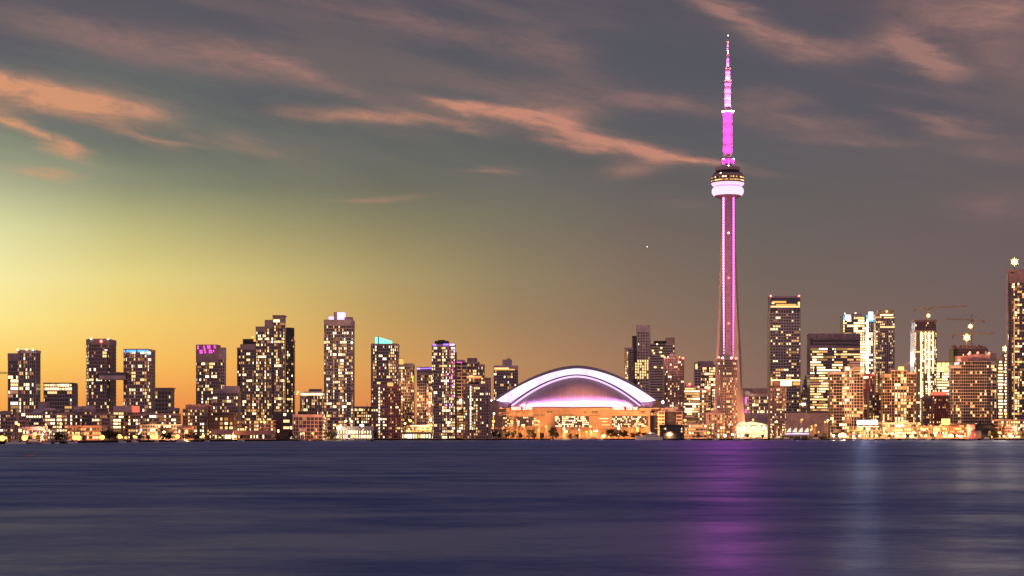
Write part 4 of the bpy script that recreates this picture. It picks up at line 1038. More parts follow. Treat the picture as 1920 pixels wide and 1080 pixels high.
t_ = E_FASC.node_tree; N_ = NT(t_); g_ = t_.nodes.new('ShaderNodeNewGeometry')
f_ = N_.maprange(N_.noise(g_.outputs['Position'], .045, 4.0, .6), .38, .62)  # noise imitates uneven floodlight along the arch
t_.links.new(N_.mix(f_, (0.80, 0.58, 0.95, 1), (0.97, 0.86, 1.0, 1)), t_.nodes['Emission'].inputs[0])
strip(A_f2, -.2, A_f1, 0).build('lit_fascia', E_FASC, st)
m = MB()
for k in range(1, nst - 1, 2):
    a, b = A_f2[k], A_f1[k]; m.bar((sx(a[0]), -.3, sz(a[1])), (sx(b[0]), -.1, sz(b[1])), .13)
m.build('fascia_seam', M_MAUVE, st)
m = strip(A_f3, 1.6, A_f2, -.2); m.build('gutter', mat_pbr('gutter_metal', (0.14, 0.09, 0.13), .5), st)
m = MB(); pts = [(sx(a[0]), -.9, sz(a[1])) for a in A_f2]
for a, b in zip(pts, pts[1:]): m.bar(a, b, .45)
m.build('gutter_pipe', M_DARK, st)
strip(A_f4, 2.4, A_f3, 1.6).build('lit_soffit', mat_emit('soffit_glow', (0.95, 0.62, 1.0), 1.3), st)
# lower dome panel bulging towards the water
m = MB(); NU, NV = 48, 14; rowsd = []
base_c = [(961 + (1200-961)*i/NU) for i in range(NU + 1)]
def dome_pt(i, s):
    a = A_f4[i] if NU == 48 else None
    bxp = 968 + (1196 - 968)*i/NU
    u = 2*i/NU - 1
    bul = 42*math.sqrt(max(0, 1 - u*u))
    pb = Vector((sx(bxp), -2 - bul, sz(762.6))); pt = Vector((sx(a[0]), 2.4, sz(a[1])))
    th = s*math.pi/2
    # rises steeply first, then leans back under the arch
    return Vector((pb.x + (pt.x - pb.x)*(1 - math.cos(th)), pb.y + (pt.y - pb.y)*(1 - math.cos(th))**.9, pb.z + (pt.z - pb.z)*math.sin(th)**1.0))
for j in range(NV + 1): rowsd.append([tuple(dome_pt(i, j/NV)) for i in range(NU + 1)])
m.grid(rowsd); m.build('dome_panel', mat_pbr('dome_membrane', (0.52, 0.33, 0.42), .6, 0, .08, .06), st, True)
M_RIB = mat_pbr('rib_metal', (.62, .5, .6), .5, 0, .05)
for i in range(5, NU - 3, 3):
    m = MB(); P = [dome_pt(i, j/NV) + Vector((0, -.25, .12)) for j in range(NV - 1)]
    for a, b in zip(P, P[1:]): m.bar(a, b, .2)
    m.build('dome_rib', M_RIB, st)
# ring beam at the foot of the dome, with the light trough that washes it
m = MB(); P = [Vector((sx(962 + (1200-962)*i/NU), -3 - 46*math.sqrt(max(0, 1 - (2*i/NU-1)**2)), 0)) for i in range(NU + 1)]
for a, b in zip(P, P[1:]):
    d = b - a; m.obox((a + b)/2, math.atan2(d.y, d.x), d.length + .2, 1.5, sz(764.5), sz(763.2))
m.build('ring_beam', M_TAN, st)
for i in range(2, NU - 1, 3):
    q = dome_pt(i, 0); u = 2*i/NU - 1
    p = Vector((q.x*1.01, q.y - 5.5, sz(763.4)))
    aim = dome_pt(i, .16)
    lamp('dome_light', 'SPOT', p, 1.2e5, (0.66, 0.36, 1.0) if abs(u) < .8 else (1.0, .55, .85), st, .4, (Vector(aim) - p).to_track_quat('-Z', 'Y').to_euler(), 150, .8)
m = MB()
for i in range(2, NU - 1, 3):
    q = dome_pt(i, 0); m.box(q.x*1.01 - .8, q.x*1.01 + .8, q.y - 5.6, q.y - 5.0, sz(764), sz(763.5))
m.build('light_trough', M_STEEL, st)
# end boxes of the arches
for s, (a, b, c, d) in ((-1, (931, 957, 952, 936)), (1, (1201, 1226, 1222, 1204))):
    m = MB(); z1, z0 = sz(754), sz(763.5)
    vs = [(sx(a), -3, z1), (sx(b), -3, z1), (sx(c), -3, z0), (sx(d), -3, z0)]
    m.add(vs + [(x, 20, z) for x, _, z in vs], [(0,3,2,1), (4,5,6,7), (0,1,5,4), (1,2,6,5), (2,3,7,6), (3,0,4,7)])
    m.build('arch_bogie', M_MAUVE if s > 0 else M_DARK, st)
for px, py in ((1242, 754), (921, 751)):
    o = bpy.data.objects.new('beacon', bulbmesh('rose')); COL.objects.link(o); o.parent = st; o.location = (sx(px), -4, sz(py)); s = 1.6 if px > 1000 else .9; o.scale = (s, s, s)
lamp('beacon_light', 'POINT', (sx(1240), -8, sz(756)), 8e4, (1, .6, .8), st, .5)
# drum walls
M_SWALL = mat_pbr('stadium_concrete', (0.50, 0.30, 0.20), .85, 0, .12, .08)
m = MB()
m.prism([(sx(933), -40), (sx(950), -52), (sx(1216), -52), (sx(1232), -40), (sx(1239), 10), (sx(1239), 160), (sx(918), 160), (sx(918), 10)], 0, sz(766))
m.build('stadium_wall', M_SWALL, st)
for a, b, tp in ((918, 936, 751), (1222, 1239, 751)):
    m = MB()
    if a < 1000: pr_ = [(a, 752), (931, 753), (936, 762), (936, 766)]
    else: pr_ = [(1222, 766), (1222, 762), (1228, 753), (1239, 751)]
    xs_ = [p[0] for p in pr_]
    vs = [(sx(x), -20, sz(y)) for x, y in pr_] + [(sx(pr_[-1][0]), -20, sz(775)), (sx(pr_[0][0]), -20, sz(775))]
    k = len(vs); m.add(vs + [(x, 8, z) for x, _, z in vs], [tuple(range(k)), tuple(range(2*k-1, k-1, -1))] + [(i, (i+1) % k, k + (i+1) % k, k + i) for i in range(k)])
    m.build('corner_tower', M_SWALL, st)
m = MB()
for py, t in ((767.5, .5), (776, .4), (779.5, .3)): m.box(sx(936), sx(1230), -52.6, -51.9, sz(py), sz(py) + 1.0)
for px in range(950, 1216, 20): m.box(sx(px) - .3, sx(px) + .3, -52.8, -51.9, sz(780), sz(766))
m.build('cornice', M_TAN, st)
for a, b, y0, y1 in ((949, 957, 773, 777), (979, 983, 774, 776.5), (1024, 1034, 772, 776), (1092, 1097, 773, 776), (1106, 1118, 772, 777), (1196, 1204, 772, 777), (1001, 1021, 777, 780.5), (933, 949, 779, 782), (1101, 1122, 778, 780.5)):
    m = MB(); m.box(sx(a), sx(b), -52.5, -51.8, sz(y1), sz(y0)); m.build('dark_opening', M_GLASS, st)
# glazed restaurant fronts
rng = random.Random(11)
for a, b, y0, y1, dens in ((1039, 1101, 781, 801, .62), (944, 958, 783, 800, .45), (967, 1000, 782, 799, .35), (1143, 1206, 781, 801, .42)):
    m = MB(); m.box(sx(a), sx(b), -53.2, -52.2, sz(y1), sz(y0)); m.build('glazed_front', M_GLASS, st)
    nx = int((b - a)/3.1); ny = int((y1 - y0)/3.0)
    for i in range(nx):
        for j in range(ny):
            if rng.random() < dens:
                w = rng.choice((1.4, 1.9, 2.6)) / 1.0
                win_obj(rng.choice(['hot', 'white', 'warm', 'hot']), (sx(a + (i+.5)*(b-a)/nx), -53.3, sz(y0 + (j+.5)*(y1-y0)/ny)), 0, w*.8, 1.35, st)
    m = MB()
    for i in range(nx + 1): m.box(sx(a + i*(b-a)/nx) - .12, sx(a + i*(b-a)/nx) + .12, -53.5, -53.2, sz(y1), sz(y0))
    m.build('mullion', M_BROWN, st)
for x, y, w, k in ((998, 785.5, 12, 'warm'), (1128, 785.5, 16, 'hot'), (1130, 791, 10, 'warm'), (1132, 797, 14, 'warm'), (1002, 789, 8, 'hot'), (1004, 797, 9, 'warm')):
    win_obj(k, (sx(x), -52.6, sz(y)), 0, w*.7, .9, st, 'light_strip')
m = MB(); m.box(sx(921), sx(1237), -62, -51, sz(804), sz(802.6)); m.build('terrace_canopy', M_BROWN, st)
# sign lettering: two runs on the parapet
GLY = {'R': ["110","101","110","101","101"], 'O': ["111","101","101","101","111"], 'G': ["111","100","101","101","111"], 'E': ["111","100","110","100","111"],
       'S': ["111","100","111","001","111"], 'C': ["111","100","100","100","111"], 'N': ["101","111","111","111","101"], 'T': ["111","010","010","010","010"], ' ': ["000"]*5}
E_SIGN = mat_emit('sign_letter_glow', (1.0, 0.62, 0.45), 3.0); E_SIGNR = mat_emit('sign_red_backing', (1.0, 0.03, 0.03), .55)
for a, b in ((958, 998), (1143.5, 1191.5)):
    m = MB(); m.box(sx(a), sx(b), -53.4, -52.7, sz(770.4), sz(763.4)); sg = m.build('sign_panel', E_SIGNR, st)
    txt = 'ROGERS CENTRE'; cw = (sx(b) - sx(a) - 1.6)/(len(txt)*4 - 1); chh = (sz(764.2) - sz(769.6))/5
    m = MB()
    for i, ch in enumerate(txt):
        for rr, line in enumerate(GLY[ch]):
            for c_, bit in enumerate(line):
                if bit == '1':
                    x0 = sx(a) + .8 + (i*4 + c_)*cw; z1 = sz(764.2) - rr*chh
                    m.box(x0, x0 + cw*1.02, -53.9, -53.5, z1 - chh*1.02, z1)
    m.build('letters', E_SIGN, sg)
# the flame-like lit sculpture on the plaza
m = MB(); m.lathe([(.6, 0), (1.5, 3), (1.7, 6), (1.1, 11), (.5, 14.5), (.05, 16)], 10, (0, 0))
o = m.build('lit_sculpture', mat_emit('sculpture_glow', (1, .8, .45), 4), None, True); o.location = (X_(1160, 2262), 2262, GZ + 4)
tag(o, 'tall flame-shaped lit sculpture standing before the stadium wall', 'sculpture')

# ------------------------------------------------------------------ tower cranes
def truss(m, a, b, w, h, step):
    a, b = Vector(a), Vector(b); L = (b-a).length; d = (b-a).normalized(); n = max(2, int(L/step))
    up = Vector((0, 0, 1)); side = d.cross(up).normalized()
    if abs(d.z) > .9: up = Vector((0, 1, 0)); side = Vector((1, 0, 0))
    ch = [side*(-w/2), side*(w/2), up*h]
    for c in ch: m.bar(a + c, b + c, .30)
    for i in range(n):
        p, q = a + d*(L*i/n), a + d*(L*(i+1)/n); mid = (p+q)/2
        for c in ch[:2]:
            m.bar(p + c, mid + ch[2], .17); m.bar(mid + ch[2], q + c, .17)
        m.bar(p + ch[0], p + ch[1], .11)
def starburst_lamp(c, x, y, z, R):
    """one floodlight head, with small heads and spokes added as its starburst"""
    def head(dx_, dz_, s):
        o = bpy.data.objects.new('floodlight', bulbmesh('yellow')); COL.objects.link(o); o.parent = c; o.location = (x + dx_, y, z + dz_); o.scale = (s,)*3
    head(0, 0, R*.56)
    m = MB()
    for k, n, s in ((.70, 12, .11), (.98, 12, .075), (1.3, 6, .06)):  # added rings of small heads imitate the star shape of the glare
        for i in range(n):
            t = 2*math.pi*(i + (.5 if k > 1 else 0))/n; head(math.cos(t)*R*k, math.sin(t)*R*k, R*s)
            m.bar((x, y + .3, z), (x + math.cos(t)*R*k, y + .3, z + math.sin(t)*R*k), .08)
    m.build('starburst_spokes', M_POST, c)
def crane(label, Y, px, ytop, ybase, xl, yl, xr, yr, apex=None, lamp_at=None, luf=False):
    c = empty('tower_crane', (X_(px, Y), Y, Z_(ybase, Y)))
    tag(c, label, 'crane', 'tower cranes on the building sites')
    L = lambda x, y: Vector((X_(x, Y) - c.location.x, 0, Z_(y, Y) - c.location.z))
    m = MB(); truss(m, (0, 0, 0), L(px, ytop), 1.8, 1.6, 2.4); m.build('mast', M_CRANE, c)
    ym = ytop
    m = MB(); truss(m, L(px, ym), L(xr, yr), 1.5, 1.6, 2.6); m.build('jib', M_CRANE, c)
    m = MB(); truss(m, L(px, ym), L(xl, yl), 1.5, 1.2, 2.6); m.build('counter_jib', M_CRANE, c)
    short = (xl, yl) if abs(xl-px) < abs(xr-px) else (xr, yr)
    p = L(*short); m = MB(); m.box(min(p.x, p.x*.9), max(p.x, p.x*.9), -1, 1, p.z - 2.6, p.z + .3); m.build('counterweight', M_DARK, c)
    m = MB(); m.box(.9, 2.7, -1.2, 1.2, L(px, ytop).z - 2.8, L(px, ytop).z - .5); m.build('cab', M_STEEL, c)
    if apex:
        m = MB(); truss(m, L(px, ym), L(px, apex), 1.2, 1.0, 2.2); m.build('apex', M_CRANE, c)
        m = MB()
        for x, y in ((xl, yl), (xr, yr)): m.bar(L(px, apex), L(px + (x-px)*.85, ym + (y-ym)*.85), .12)
        m.build('tie_cable', M_STEEL, c)
    if lamp_at:
        x, y, r_ = lamp_at; q = L(x, y)
        starburst_lamp(c, q.x, -2.5, q.z, r_)
        lamp('floodlight_light', 'SPOT', (q.x, -6, q.z), 3.0e4*r_**1.6, (1, .78, .45), c, .0, Vector((0, -1, -.2)).to_track_quat('-Z', 'Y').to_euler(), 110, .7)
    return c
crane('long-jibbed crane above the floodlit scaffolded tower', 2505, 1740, 578.5, 601, 1714, 580, 1813, 574.5, None, (1740, 592, 2.4))
crane('crane with a pointed apex, upper of the two over the unfinished tower', 2540, 1822, 600.5, 650, 1846, 602, 1772, 598.5, 588.5, (1818.5, 612, 3.0))
crane('lower crane over the unfinished tower with the largest starry floodlight', 2510, 1812, 627, 652, 1784, 631, 1865, 626, None, (1812, 633, 4.4))
crane('small derrick crane on the roof of the square-gridded condo', 2276, 1692, 688, 696, 1684, 690, 1705, 681)
crane('crane jib reaching in from beyond the west edge of the view', 1960, -70, 699, 800, -90, 700, 14, 700.5)

def site_lamp(name, label, px, py, Y, r_, power, tall):
    c = empty(name, (X_(px, Y), Y, Z_(tall, Y)))
    tag(c, label, 'floodlight', 'rooftop floodlights')
    h = Z_(py, Y) - c.location.z
    m = MB(); m.bar((0, 0, 0), (0, 0, h), .4, 6, .25); m.build('post', M_POST, c)
    starburst_lamp(c, 0, -.8, h, r_)
    lamp('lamp_light', 'SPOT', (0, -4, h), power*5, (1, .78, .48), c, .0, Vector((0, -1, -.2)).to_track_quat('-Z', 'Y').to_euler(), 110, .7)
lamp('facade_reflection_spot', 'SPOT', (2, -4, 120), 3.2e5, (.95, .95, 1.0), dazzle, 0.0, Vector((0, -1, -.2)).to_track_quat('-Z', 'Y').to_euler(), 110, .7)  # spot added to lay a pale reflection column on the water
site_lamp('floodlight_mast', 'glaring floodlight on top of the tallest tower at the east edge', 1902, 491, 2345, 4.4, 6e4, 506)
site_lamp('floodlight_mast', 'glaring lamp on top of the tower of stacked lit floors', 1885, 654, 2478, 3.8, 5e4, 666)

# ------------------------------------------------------------------ landmark names used to tell the small things apart
LM = [(-10, 'the view\'s west edge'), (40, 'the westernmost tower'), (108, 'the squat block'), (184, 'the west twin tower'), (257, 'the blue-topped twin tower'), (303, 'the cornice block'),
      (365, 'the low roof-box block'), (390, 'the magenta-crowned tower'), (418, 'the black strip-windowed office'), (490, 'the great stepped tower'), (531, 'the black glass cube'), (578, 'the black-roofed low block'), (634, 'the slender lilac-topped tower'),
      (668, 'the glaring white shop'), (722, 'the teal-crowned tower'), (778, 'the blazing terminal'), (832, 'the violet-lit tower'), (890, 'the light-column tower'), (930, 'the stadium\'s west end'),
      (980, 'the stadium\'s west sign'), (1070, 'the stadium\'s glazed middle'), (1165, 'the stadium\'s east sign'), (1223, 'the dark clock tower'), (1262, 'the four-lamp brown tower'),
      (1310, 'the bright-floored office'), (1364, 'the great spire'), (1415, 'the white marquee'), (1459, 'the tall slab with red lamps'), (1495, 'the sail-roofed stage'), (1540, 'the grey warehouse'), (1588, 'the slab-lined condo'), (1628, 'the bright billboard'),
      (1687, 'the square-gridded condo'), (1737, 'the scaffolded tower'), (1765, 'the red brick tower'), (1805, 'the rounded condo'), (1838, 'the black waterside house'), (1871, 'the black smokestack'), (1910, 'the tallest east tower')]
PEND = []
def pend(o, px, what, sep=7):
    best = min(LM, key=lambda l: abs(l[0] - px)); d = px - best[0]
    where = 'below' if abs(d) < sep else ('just west of' if d < 0 else 'just east of')
    PEND.append((px, o, f'{what} {where} {best[1]}'))
ORD = ['westernmost', 'second from west', 'third from west', 'fourth from west', 'fifth from west', 'sixth from west', 'seventh from west', 'eighth from west', 'ninth from west', 'tenth from west', 'eleventh from west', 'twelfth from west']
def settle():
    by = {}
    for px, o, s in PEND: by.setdefault(s, []).append((px, o))
    for s, L in by.items():
        L.sort(key=lambda t: t[0])
        for i, (px, o) in enumerate(L):
            if len(L) == 1: o['label'] = s
            elif len(L) == 2: o['label'] = s + (', the western one' if i == 0 else ', the eastern one')
            else: o['label'] = s + ', ' + ORD[i]

# ------------------------------------------------------------------ street lamps
LAMPS = [  # picture column, row, size, colour
 (7,822,3,'o'),(14,821,1,'o'),(44,821,3,'o'),(64,814,3,'o'),(37,796,2,'o'),(76,820,1,'o'),(88,796,1,'o'),(113,795,2,'o'),(86,809,1,'w'),(93,810,1,'w'),(131,811,1,'o'),(143,820,3,'o'),(150,821,3,'o'),(146,812,1,'o'),(166,812,1,'o'),(187,812,2,'o'),(194,820,3,'o'),(204,812,1,'o'),(226,818.5,3,'o'),(231,801,1,'o'),
 (238,821,1,'o'),(254,819,2,'o'),(261,811,1,'o'),(284,818.5,3,'o'),(294,819,3,'o'),(306,810,2,'y'),(321,810,1,'o'),(335,818.5,3,'o'),(342,810,1,'o'),(365,810,1,'o'),(383,817.5,2,'o'),(393,810,1,'o'),(404,811,1,'o'),(425,808,2,'y'),(440,818,2,'y'),
 (458,809,2,'o'),(468,809.5,2,'o'),(463,801,1,'o'),(440,822,1,'o'),(488,791,2,'o'),(497,791,2,'o'),(506,810,3,'o'),(486,809,2,'o'),(571,812.5,2,'o'),(588,812.5,2,'o'),(563,813,1,'w'),(610,799,1,'o'),(637,802,4,'y'),(647,789.5,2,'y'),(657,789.5,2,'y'),(681,798,3,'w'),(652,818,1,'y'),(632,818,1,'w'),(677,820,1,'o'),
 (722,805,2,'o'),(730,805,2,'y'),(742,809,1,'y'),(751,800,1,'y'),(758,794,2,'y'),(771,789,3,'o'),(765,804,1,'y'),(817,790,2,'y'),(826,790,2,'o'),(810,786,1,'y'),(864,809.5,2,'o'),(850,808,1,'w'),(904,816,2,'w'),(897,806,1,'w'),(915,790,2,'o'),(924,790,3,'o'),(925,775.5,2,'w'),(960,790,2,'o'),(969,790,1,'o'),(943,801,1,'o'),
 (983,800,2,'o'),(1009,806,1,'o'),(1025,799.5,2,'o'),(1011,790,2,'o'),(1060,809,3,'y'),(1056,804,2,'y'),(1087,806,1,'w'),(1101,809.5,2,'o'),(1120,808,2,'w'),(1108,799.5,2,'o'),(1115,808,1,'y'),(1133,817.5,3,'y'),(1158,810,1,'o'),(1180,799,1,'o'),(1184,806,1,'o'),(1194,790,2,'o'),(1198,785,1,'w'),(1195,802,1,'o'),(1154,816,1,'o'),(1213,801,1,'o'),
 (1254,814,2,'y'),(1266,812,2,'o'),(1283,788,3,'o'),(1300,812,2,'o'),(1330,811.5,3,'o'),(1320,812,1,'o'),(1348,815,1,'y'),(1361,817,3,'w'),(1367,796,1,'w'),(1375,815,3,'w'),(1392,799.5,2,'y'),(1402,799.5,3,'y'),(1422,799.5,3,'y'),(1434,802,4,'y'),(1413,787,2,'o'),(1455,790,1,'y'),(1458,801,1,'o'),(1449,809,1,'y'),
 (1467,806,2,'o'),(1519,806,2,'o'),(1502,787,2,'o'),(1528,797.5,2,'o'),(1523,799,1,'o'),(1551,788,2,'y'),(1546,791,2,'o'),(1536,810,1,'o'),(1564,817,3,'y'),(1574,816.5,4,'y'),(1584,816.5,4,'y'),(1578,814,3,'y'),(1599,812,1,'y'),(1601,818,2,'w'),(1611,817,2,'w'),(1612,811,1,'o'),(1628,808,1,'y'),(1645,817,1,'y'),(1655,790,1,'w'),(1626,806,1,'y'),
 (1674,813,3,'y'),(1682,816,2,'y'),(1694,817,3,'y'),(1698,818,2,'y'),(1713,811,2,'y'),(1718,813,1,'y'),(1704,812,1,'y'),(1722,794.5,3,'o'),(1726,803.5,3,'o'),(1740,804,2,'o'),(1756,803,3,'o'),(1771,804,3,'o'),(1762,797,1,'o'),(1744,797.5,1,'o'),(1737,817,2,'y'),(1752,816,2,'y'),(1767,812,1,'y'),(1779,817,3,'y'),(1786,817,3,'y'),(1793,817,2,'y'),(1772,817,2,'y'),(1796,804,1,'o'),(1800,818,2,'w'),(1813,803,1,'o'),
 (1805,818.5,3,'r'),(1811,818,2,'r'),(1827,811,1,'w'),(1871,811.5,2,'o'),(1884,776,3,'o'),(1881,818,2,'y'),(1893,818,3,'y'),(1897,818,2,'y'),(1907,812.5,2,'o'),(1912,803,1,'w'),(1728,816,1,'y'),(1662,814,1,'y'),(1653,814,1,'w')]
LC = {'o': ('orange', (1.0, .33, .07)), 'y': ('yellow', (1.0, .66, .26)), 'w': ('white', (1.0, .85, .65)), 'r': ('red', (1.0, .06, .05))}
SZ = {1: 'small', 2: 'mid-sized', 3: 'big', 4: 'glaring'}
RR = {1: .75, 2: 1.15, 3: 1.7, 4: 2.5}
PW = {1: 1.2e4, 2: 4.5e4, 3: 7e4, 4: 9e4}
def lamp_k(px, c):
    if px < 700: return 1.0
    if px < 915: return 1.6
    if 1246 < px < 1376: return .45
    if 915 < px < 1245: return 3.6
    if 1375 < px < 1445: return .25
    return .6 if c != 'o' and px > 1500 else 1.2
rng = random.Random(3)
for px, py, s, c in LAMPS:
    base_y = shoreY(px)
    Y = base_y + (6 + rng.random()*5 if py > 816 else 14 + (822 - py)*1.4)
    if px < 700 and py <= 815: Y = 1500 + px/700*440
    elif px < 1900 and py < 812: Y = base_y + 30
    kname, colr = LC[c]
    o = empty('street_lamp', (X_(px, Y), Y, GZ)); tag(o, None, 'street lamp', 'street lamps of the waterfront')
    h = Z_(py, Y) - GZ
    if h < 2.5: h = 2.5
    arm = .9 if rng.random() < .5 else -.9
    m = MB(); m.bar((0, 0, -.2), (0, 0, h), .22, 6, .12); m.bar((0, 0, h - .05), (arm, -.4, h + .35), .10, 5); m.build('lamp_post', M_POST, o)
    r_ = RR[s] * (1.2 if px < 700 and py > 815 else 1.0)
    b = bpy.data.objects.new('lamp_head', bulbmesh(kname)); COL.objects.link(b); b.parent = o; b.location = (arm, -.5, h); b.scale = (r_, r_, r_*.9)
    lc_ = colr if not 915 < px < 1245 else (1.0, .45, .13)
    if 1556 < px < 1616 and s > 1: lamp('lamp_light', 'POINT', (arm, -.5 - r_ - .3, h), PW[s]*.7, lc_, o, .3)
    else:   # shielded heads throw their light down and inland
        lamp('lamp_light', 'SPOT', (arm, -.5 - r_ - .3, h), PW[s]*lamp_k(px, c)*2.0, lc_, o, .3, Vector((0, .85, -.28)).to_track_quat('-Z', 'Y').to_euler(), 168, .25)
    pend(o, px, f'{SZ[s]} {kname} street lamp')

# ------------------------------------------------------------------ trees
def leafmat(name, col):
    m = mat_pbr(name, col, .8, 0, .45, 1.2); return m
LEAF = [leafmat('leaf_olive', (0.060, 0.055, 0.025)), leafmat('leaf_dark', (0.035, 0.035, 0.022)), leafmat('leaf_brown', (0.075, 0.050, 0.028))]
TREEV = []
for k in range(5):
    rng = random.Random(50 + k)
    tr = MB(); H = 10.0
    tr.bar((0, 0, -.3), (.2, 0, 3.2), .35, 6, .25)
    limbs = []
    for i in range(7):
        a = rng.random()*6.28; e = Vector((math.cos(a)*rng.uniform(1.2, 2.8), math.sin(a)*rng.uniform(1.2, 2.8), rng.uniform(4.6, 8.6)))
        tr.bar((.2, 0, rng.uniform(2.2, 3.2)), e, .16, 4, .05); limbs.append(e)
    cr = MB()
    clumps = [(l, rng.uniform(1.1, 2.0)) for l in limbs] + [(Vector((rng.uniform(-2.4, 2.4), rng.uniform(-2.4, 2.4), rng.uniform(2.6, 8.4))), rng.uniform(1.0, 1.9)) for _ in range(12)]
    for c, r_ in clumps:
        for _ in range(42):
            d = Vector((rng.gauss(0, 1), rng.gauss(0, 1), rng.gauss(0, .8))).normalized()*r_*rng.uniform(.3, 1.3)
            p = c + d; s = rng.uniform(.28, .62)
            q = Vector((rng.gauss(0, 1), rng.gauss(0, 1), rng.gauss(0, 1))).normalized(); t = q.orthogonal().normalized(); b_ = q.cross(t)
            cr.add([tuple(p + t*s), tuple(p + b_*s*.7), tuple(p - t*s), tuple(p - b_*s*.7)], [(0, 1, 2, 3)], 0)
    TREEV.append((tr.mesh('trunk', M_BARK), [cr.mesh('crown', LEAF[k % 3])]))
TREES = [(55,8,.0),(72,9,1),(112,13,0),(106,9,2),(120,9,1),(158,7,2),(196,14,1),(206,16,0),(216,13,2),(246,8,1),(262,9,0),(278,8,2),(308,10,1),(316,12,0),(352,9,1),(360,12,2),(367,9,0),(399,8,0),(411,9,1),(418,7,2),
         (452,7,1),(478,8,2),(546,9,1),(553,8,0),(598,14,1),(604,11,0),(616,12,2),(624,10,1),(688,12,1),(694,15,0),(681,10,2),(700,12,1),(742,7,0),(834,9,1),(845,8,0),(878,10,2),(886,9,0),(926,13,2),(936,9,0),(950,11,1),(962,12,0),(975,9,2),(994,14,1),(1002,10,0),(1016,9,2),(1036,17,1),(1043,10,0),
         (1070,8,2),(1082,8,0),(1130,9,0),(1142,13,1),(1150,15,2),(1160,14,0),(1172,12,1),(1186,9,2),(1196,11,0),(1207,9,1),(1214,8,0),(1310,7,1),(1337,7,2),(1372,6,0),(1400,8,1),(1430,7,0),(1530,7,1),(1546,8,0),(1607,9,2),(1650,8,1),(1668,7,0),(1702,8,2),(1716,8,1),(1748,8,0),(1790,8,1),(1862,12,1),(1868,9,0),(1878,8,2),(1902,9,1),(1916,8,0)]
KIND = {0: 'olive round-crowned tree', 1: 'near-black bushy tree', 2: 'brownish ragged tree'}
rng = random.Random(9)
for i, (px, h, k) in enumerate(TREES):
    k = int(k); Y = shoreY(px) + 10 + rng.random()*6
    px_h = h * .9
    tm, cms = TREEV[(k + 3*(i % 2)) % 5 if (k + 3*(i % 2)) < 5 else k]
    o = empty('tree', (X_(px, Y), Y, GZ)); s = h * (.72 if px < 600 else .86) / 10.0 * (Y / 2000.0)**.5; 
    o.scale = (s*1.12, s*1.12, s); o.rotation_euler = (0, 0, rng.random()*6.28)
    tag(o, None, 'tree', 'trees along the waterfront')
    a = bpy.data.objects.new('trunk', tm); COL.objects.link(a); a.parent = o
    b = bpy.data.objects.new('crown', cms[0]); COL.objects.link(b); b.parent = o
    pend(o, px, ('tall ' if h > 12 else '') + KIND[k])
# low hedge mounds near the quay
# ------------------------------------------------------------------ marquee, stage, billboard, clock tower, house, chimney
def E(name, px, Y, label, cat, group=None):
    o = empty(name, (X_(px, Y), Y, GZ)); tag(o, label, cat, group)
    return o, (lambda x: X_(x, Y) - o.location.x), (lambda y: Z_(y, Y) - GZ)
M_CANVAS = mat_pbr('white_canvas', (.78, .72, .62), .7, 0, .05)
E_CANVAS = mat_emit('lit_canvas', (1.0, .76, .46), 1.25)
o, bx_, bz_ = E('marquee', 1415, 2215, 'long white lit marquee with sagging peaks at the foot of the great spire', 'marquee')
m = MB()
pk = [(1381, 797), (1386, 793), (1392, 790.5), (1400, 792), (1410, 790), (1420, 792), (1430, 793.5), (1440, 797)]
top = [[(bx_(x), y_, bz_(y)) for x, y in pk] for y_ in (4,)][0]
lo = [(bx_(x), 0, bz_(797.6)) for x, _ in pk]; lo2 = [(bx_(x), 9, bz_(797.6)) for x, _ in pk]
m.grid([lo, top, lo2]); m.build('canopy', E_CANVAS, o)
for i in range(9):
    x = bx_(1383 + i*7); m = MB(); m.bar((x, .2, 0), (x, .2, bz_(797.6)), .22, 5); m.build('pole', M_WHITE, o)
for i in range(8):
    win_obj('hot' if i % 3 else 'warm', (bx_(1386.5 + i*7), 6, 3.2 + (i % 2)), 0, 3.4 - (i % 3)*.6, 3.4, o, 'lit_bay')
m = MB(); m.box(bx_(1382), bx_(1440), 6.2, 9, 0, bz_(799)); m.build('back_wall', M_BROWN, o)

o, bx_, bz_ = E('stage', 1495, 2215, 'open stage roofed with four white sails over a violet-lit rim', 'stage')
m = MB(); m.box(bx_(1472), bx_(1518), 0, 14, bz_(812.5), bz_(811)); m.build('roof_deck', M_BLACK, o)
m = MB(); m.box(bx_(1473), bx_(1517), -.5, -.2, bz_(814.2), bz_(812.7)); m.build('rim_light', mat_emit('rim_glow', (.72, .6, 1.0), 2.2), o)
for i in range(4):
    x0 = 1474 + i*11; m = MB()
    P = [(x0, 810.5), (x0 + 9.5, 810.5), (x0 + 9.0, 803.5), (x0 + 5.5, 805.5)]
    P = [(x0 + .5, 810.5), (x0 + 9.6, 810.5), (x0 + 9.2, 802), (x0 + 6.4, 803.2), (x0 + 3.4, 806.6)]
    f_ = [(bx_(x), 1 + j*.3, bz_(y)) for j, (x, y) in enumerate(P)]; b_ = [(x, y + .35, z) for x, y, z in f_]; k = len(P)
    m.add(f_ + b_, [tuple(range(k)), tuple(range(2*k-1, k-1, -1))] + [(a, (a+1) % k, k+(a+1) % k, k+a) for a in range(k)])
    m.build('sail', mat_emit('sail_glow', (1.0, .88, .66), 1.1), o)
for x in (1474, 1489, 1502, 1516):
    m = MB(); m.bar((bx_(x), 2, 0), (bx_(x), 2, bz_(812)), .3, 5); m.build('column', M_STEEL, o)
lamp('stage_light', 'POINT', (0, -3, 8), 6e3, (.8, .7, 1), o, .3)

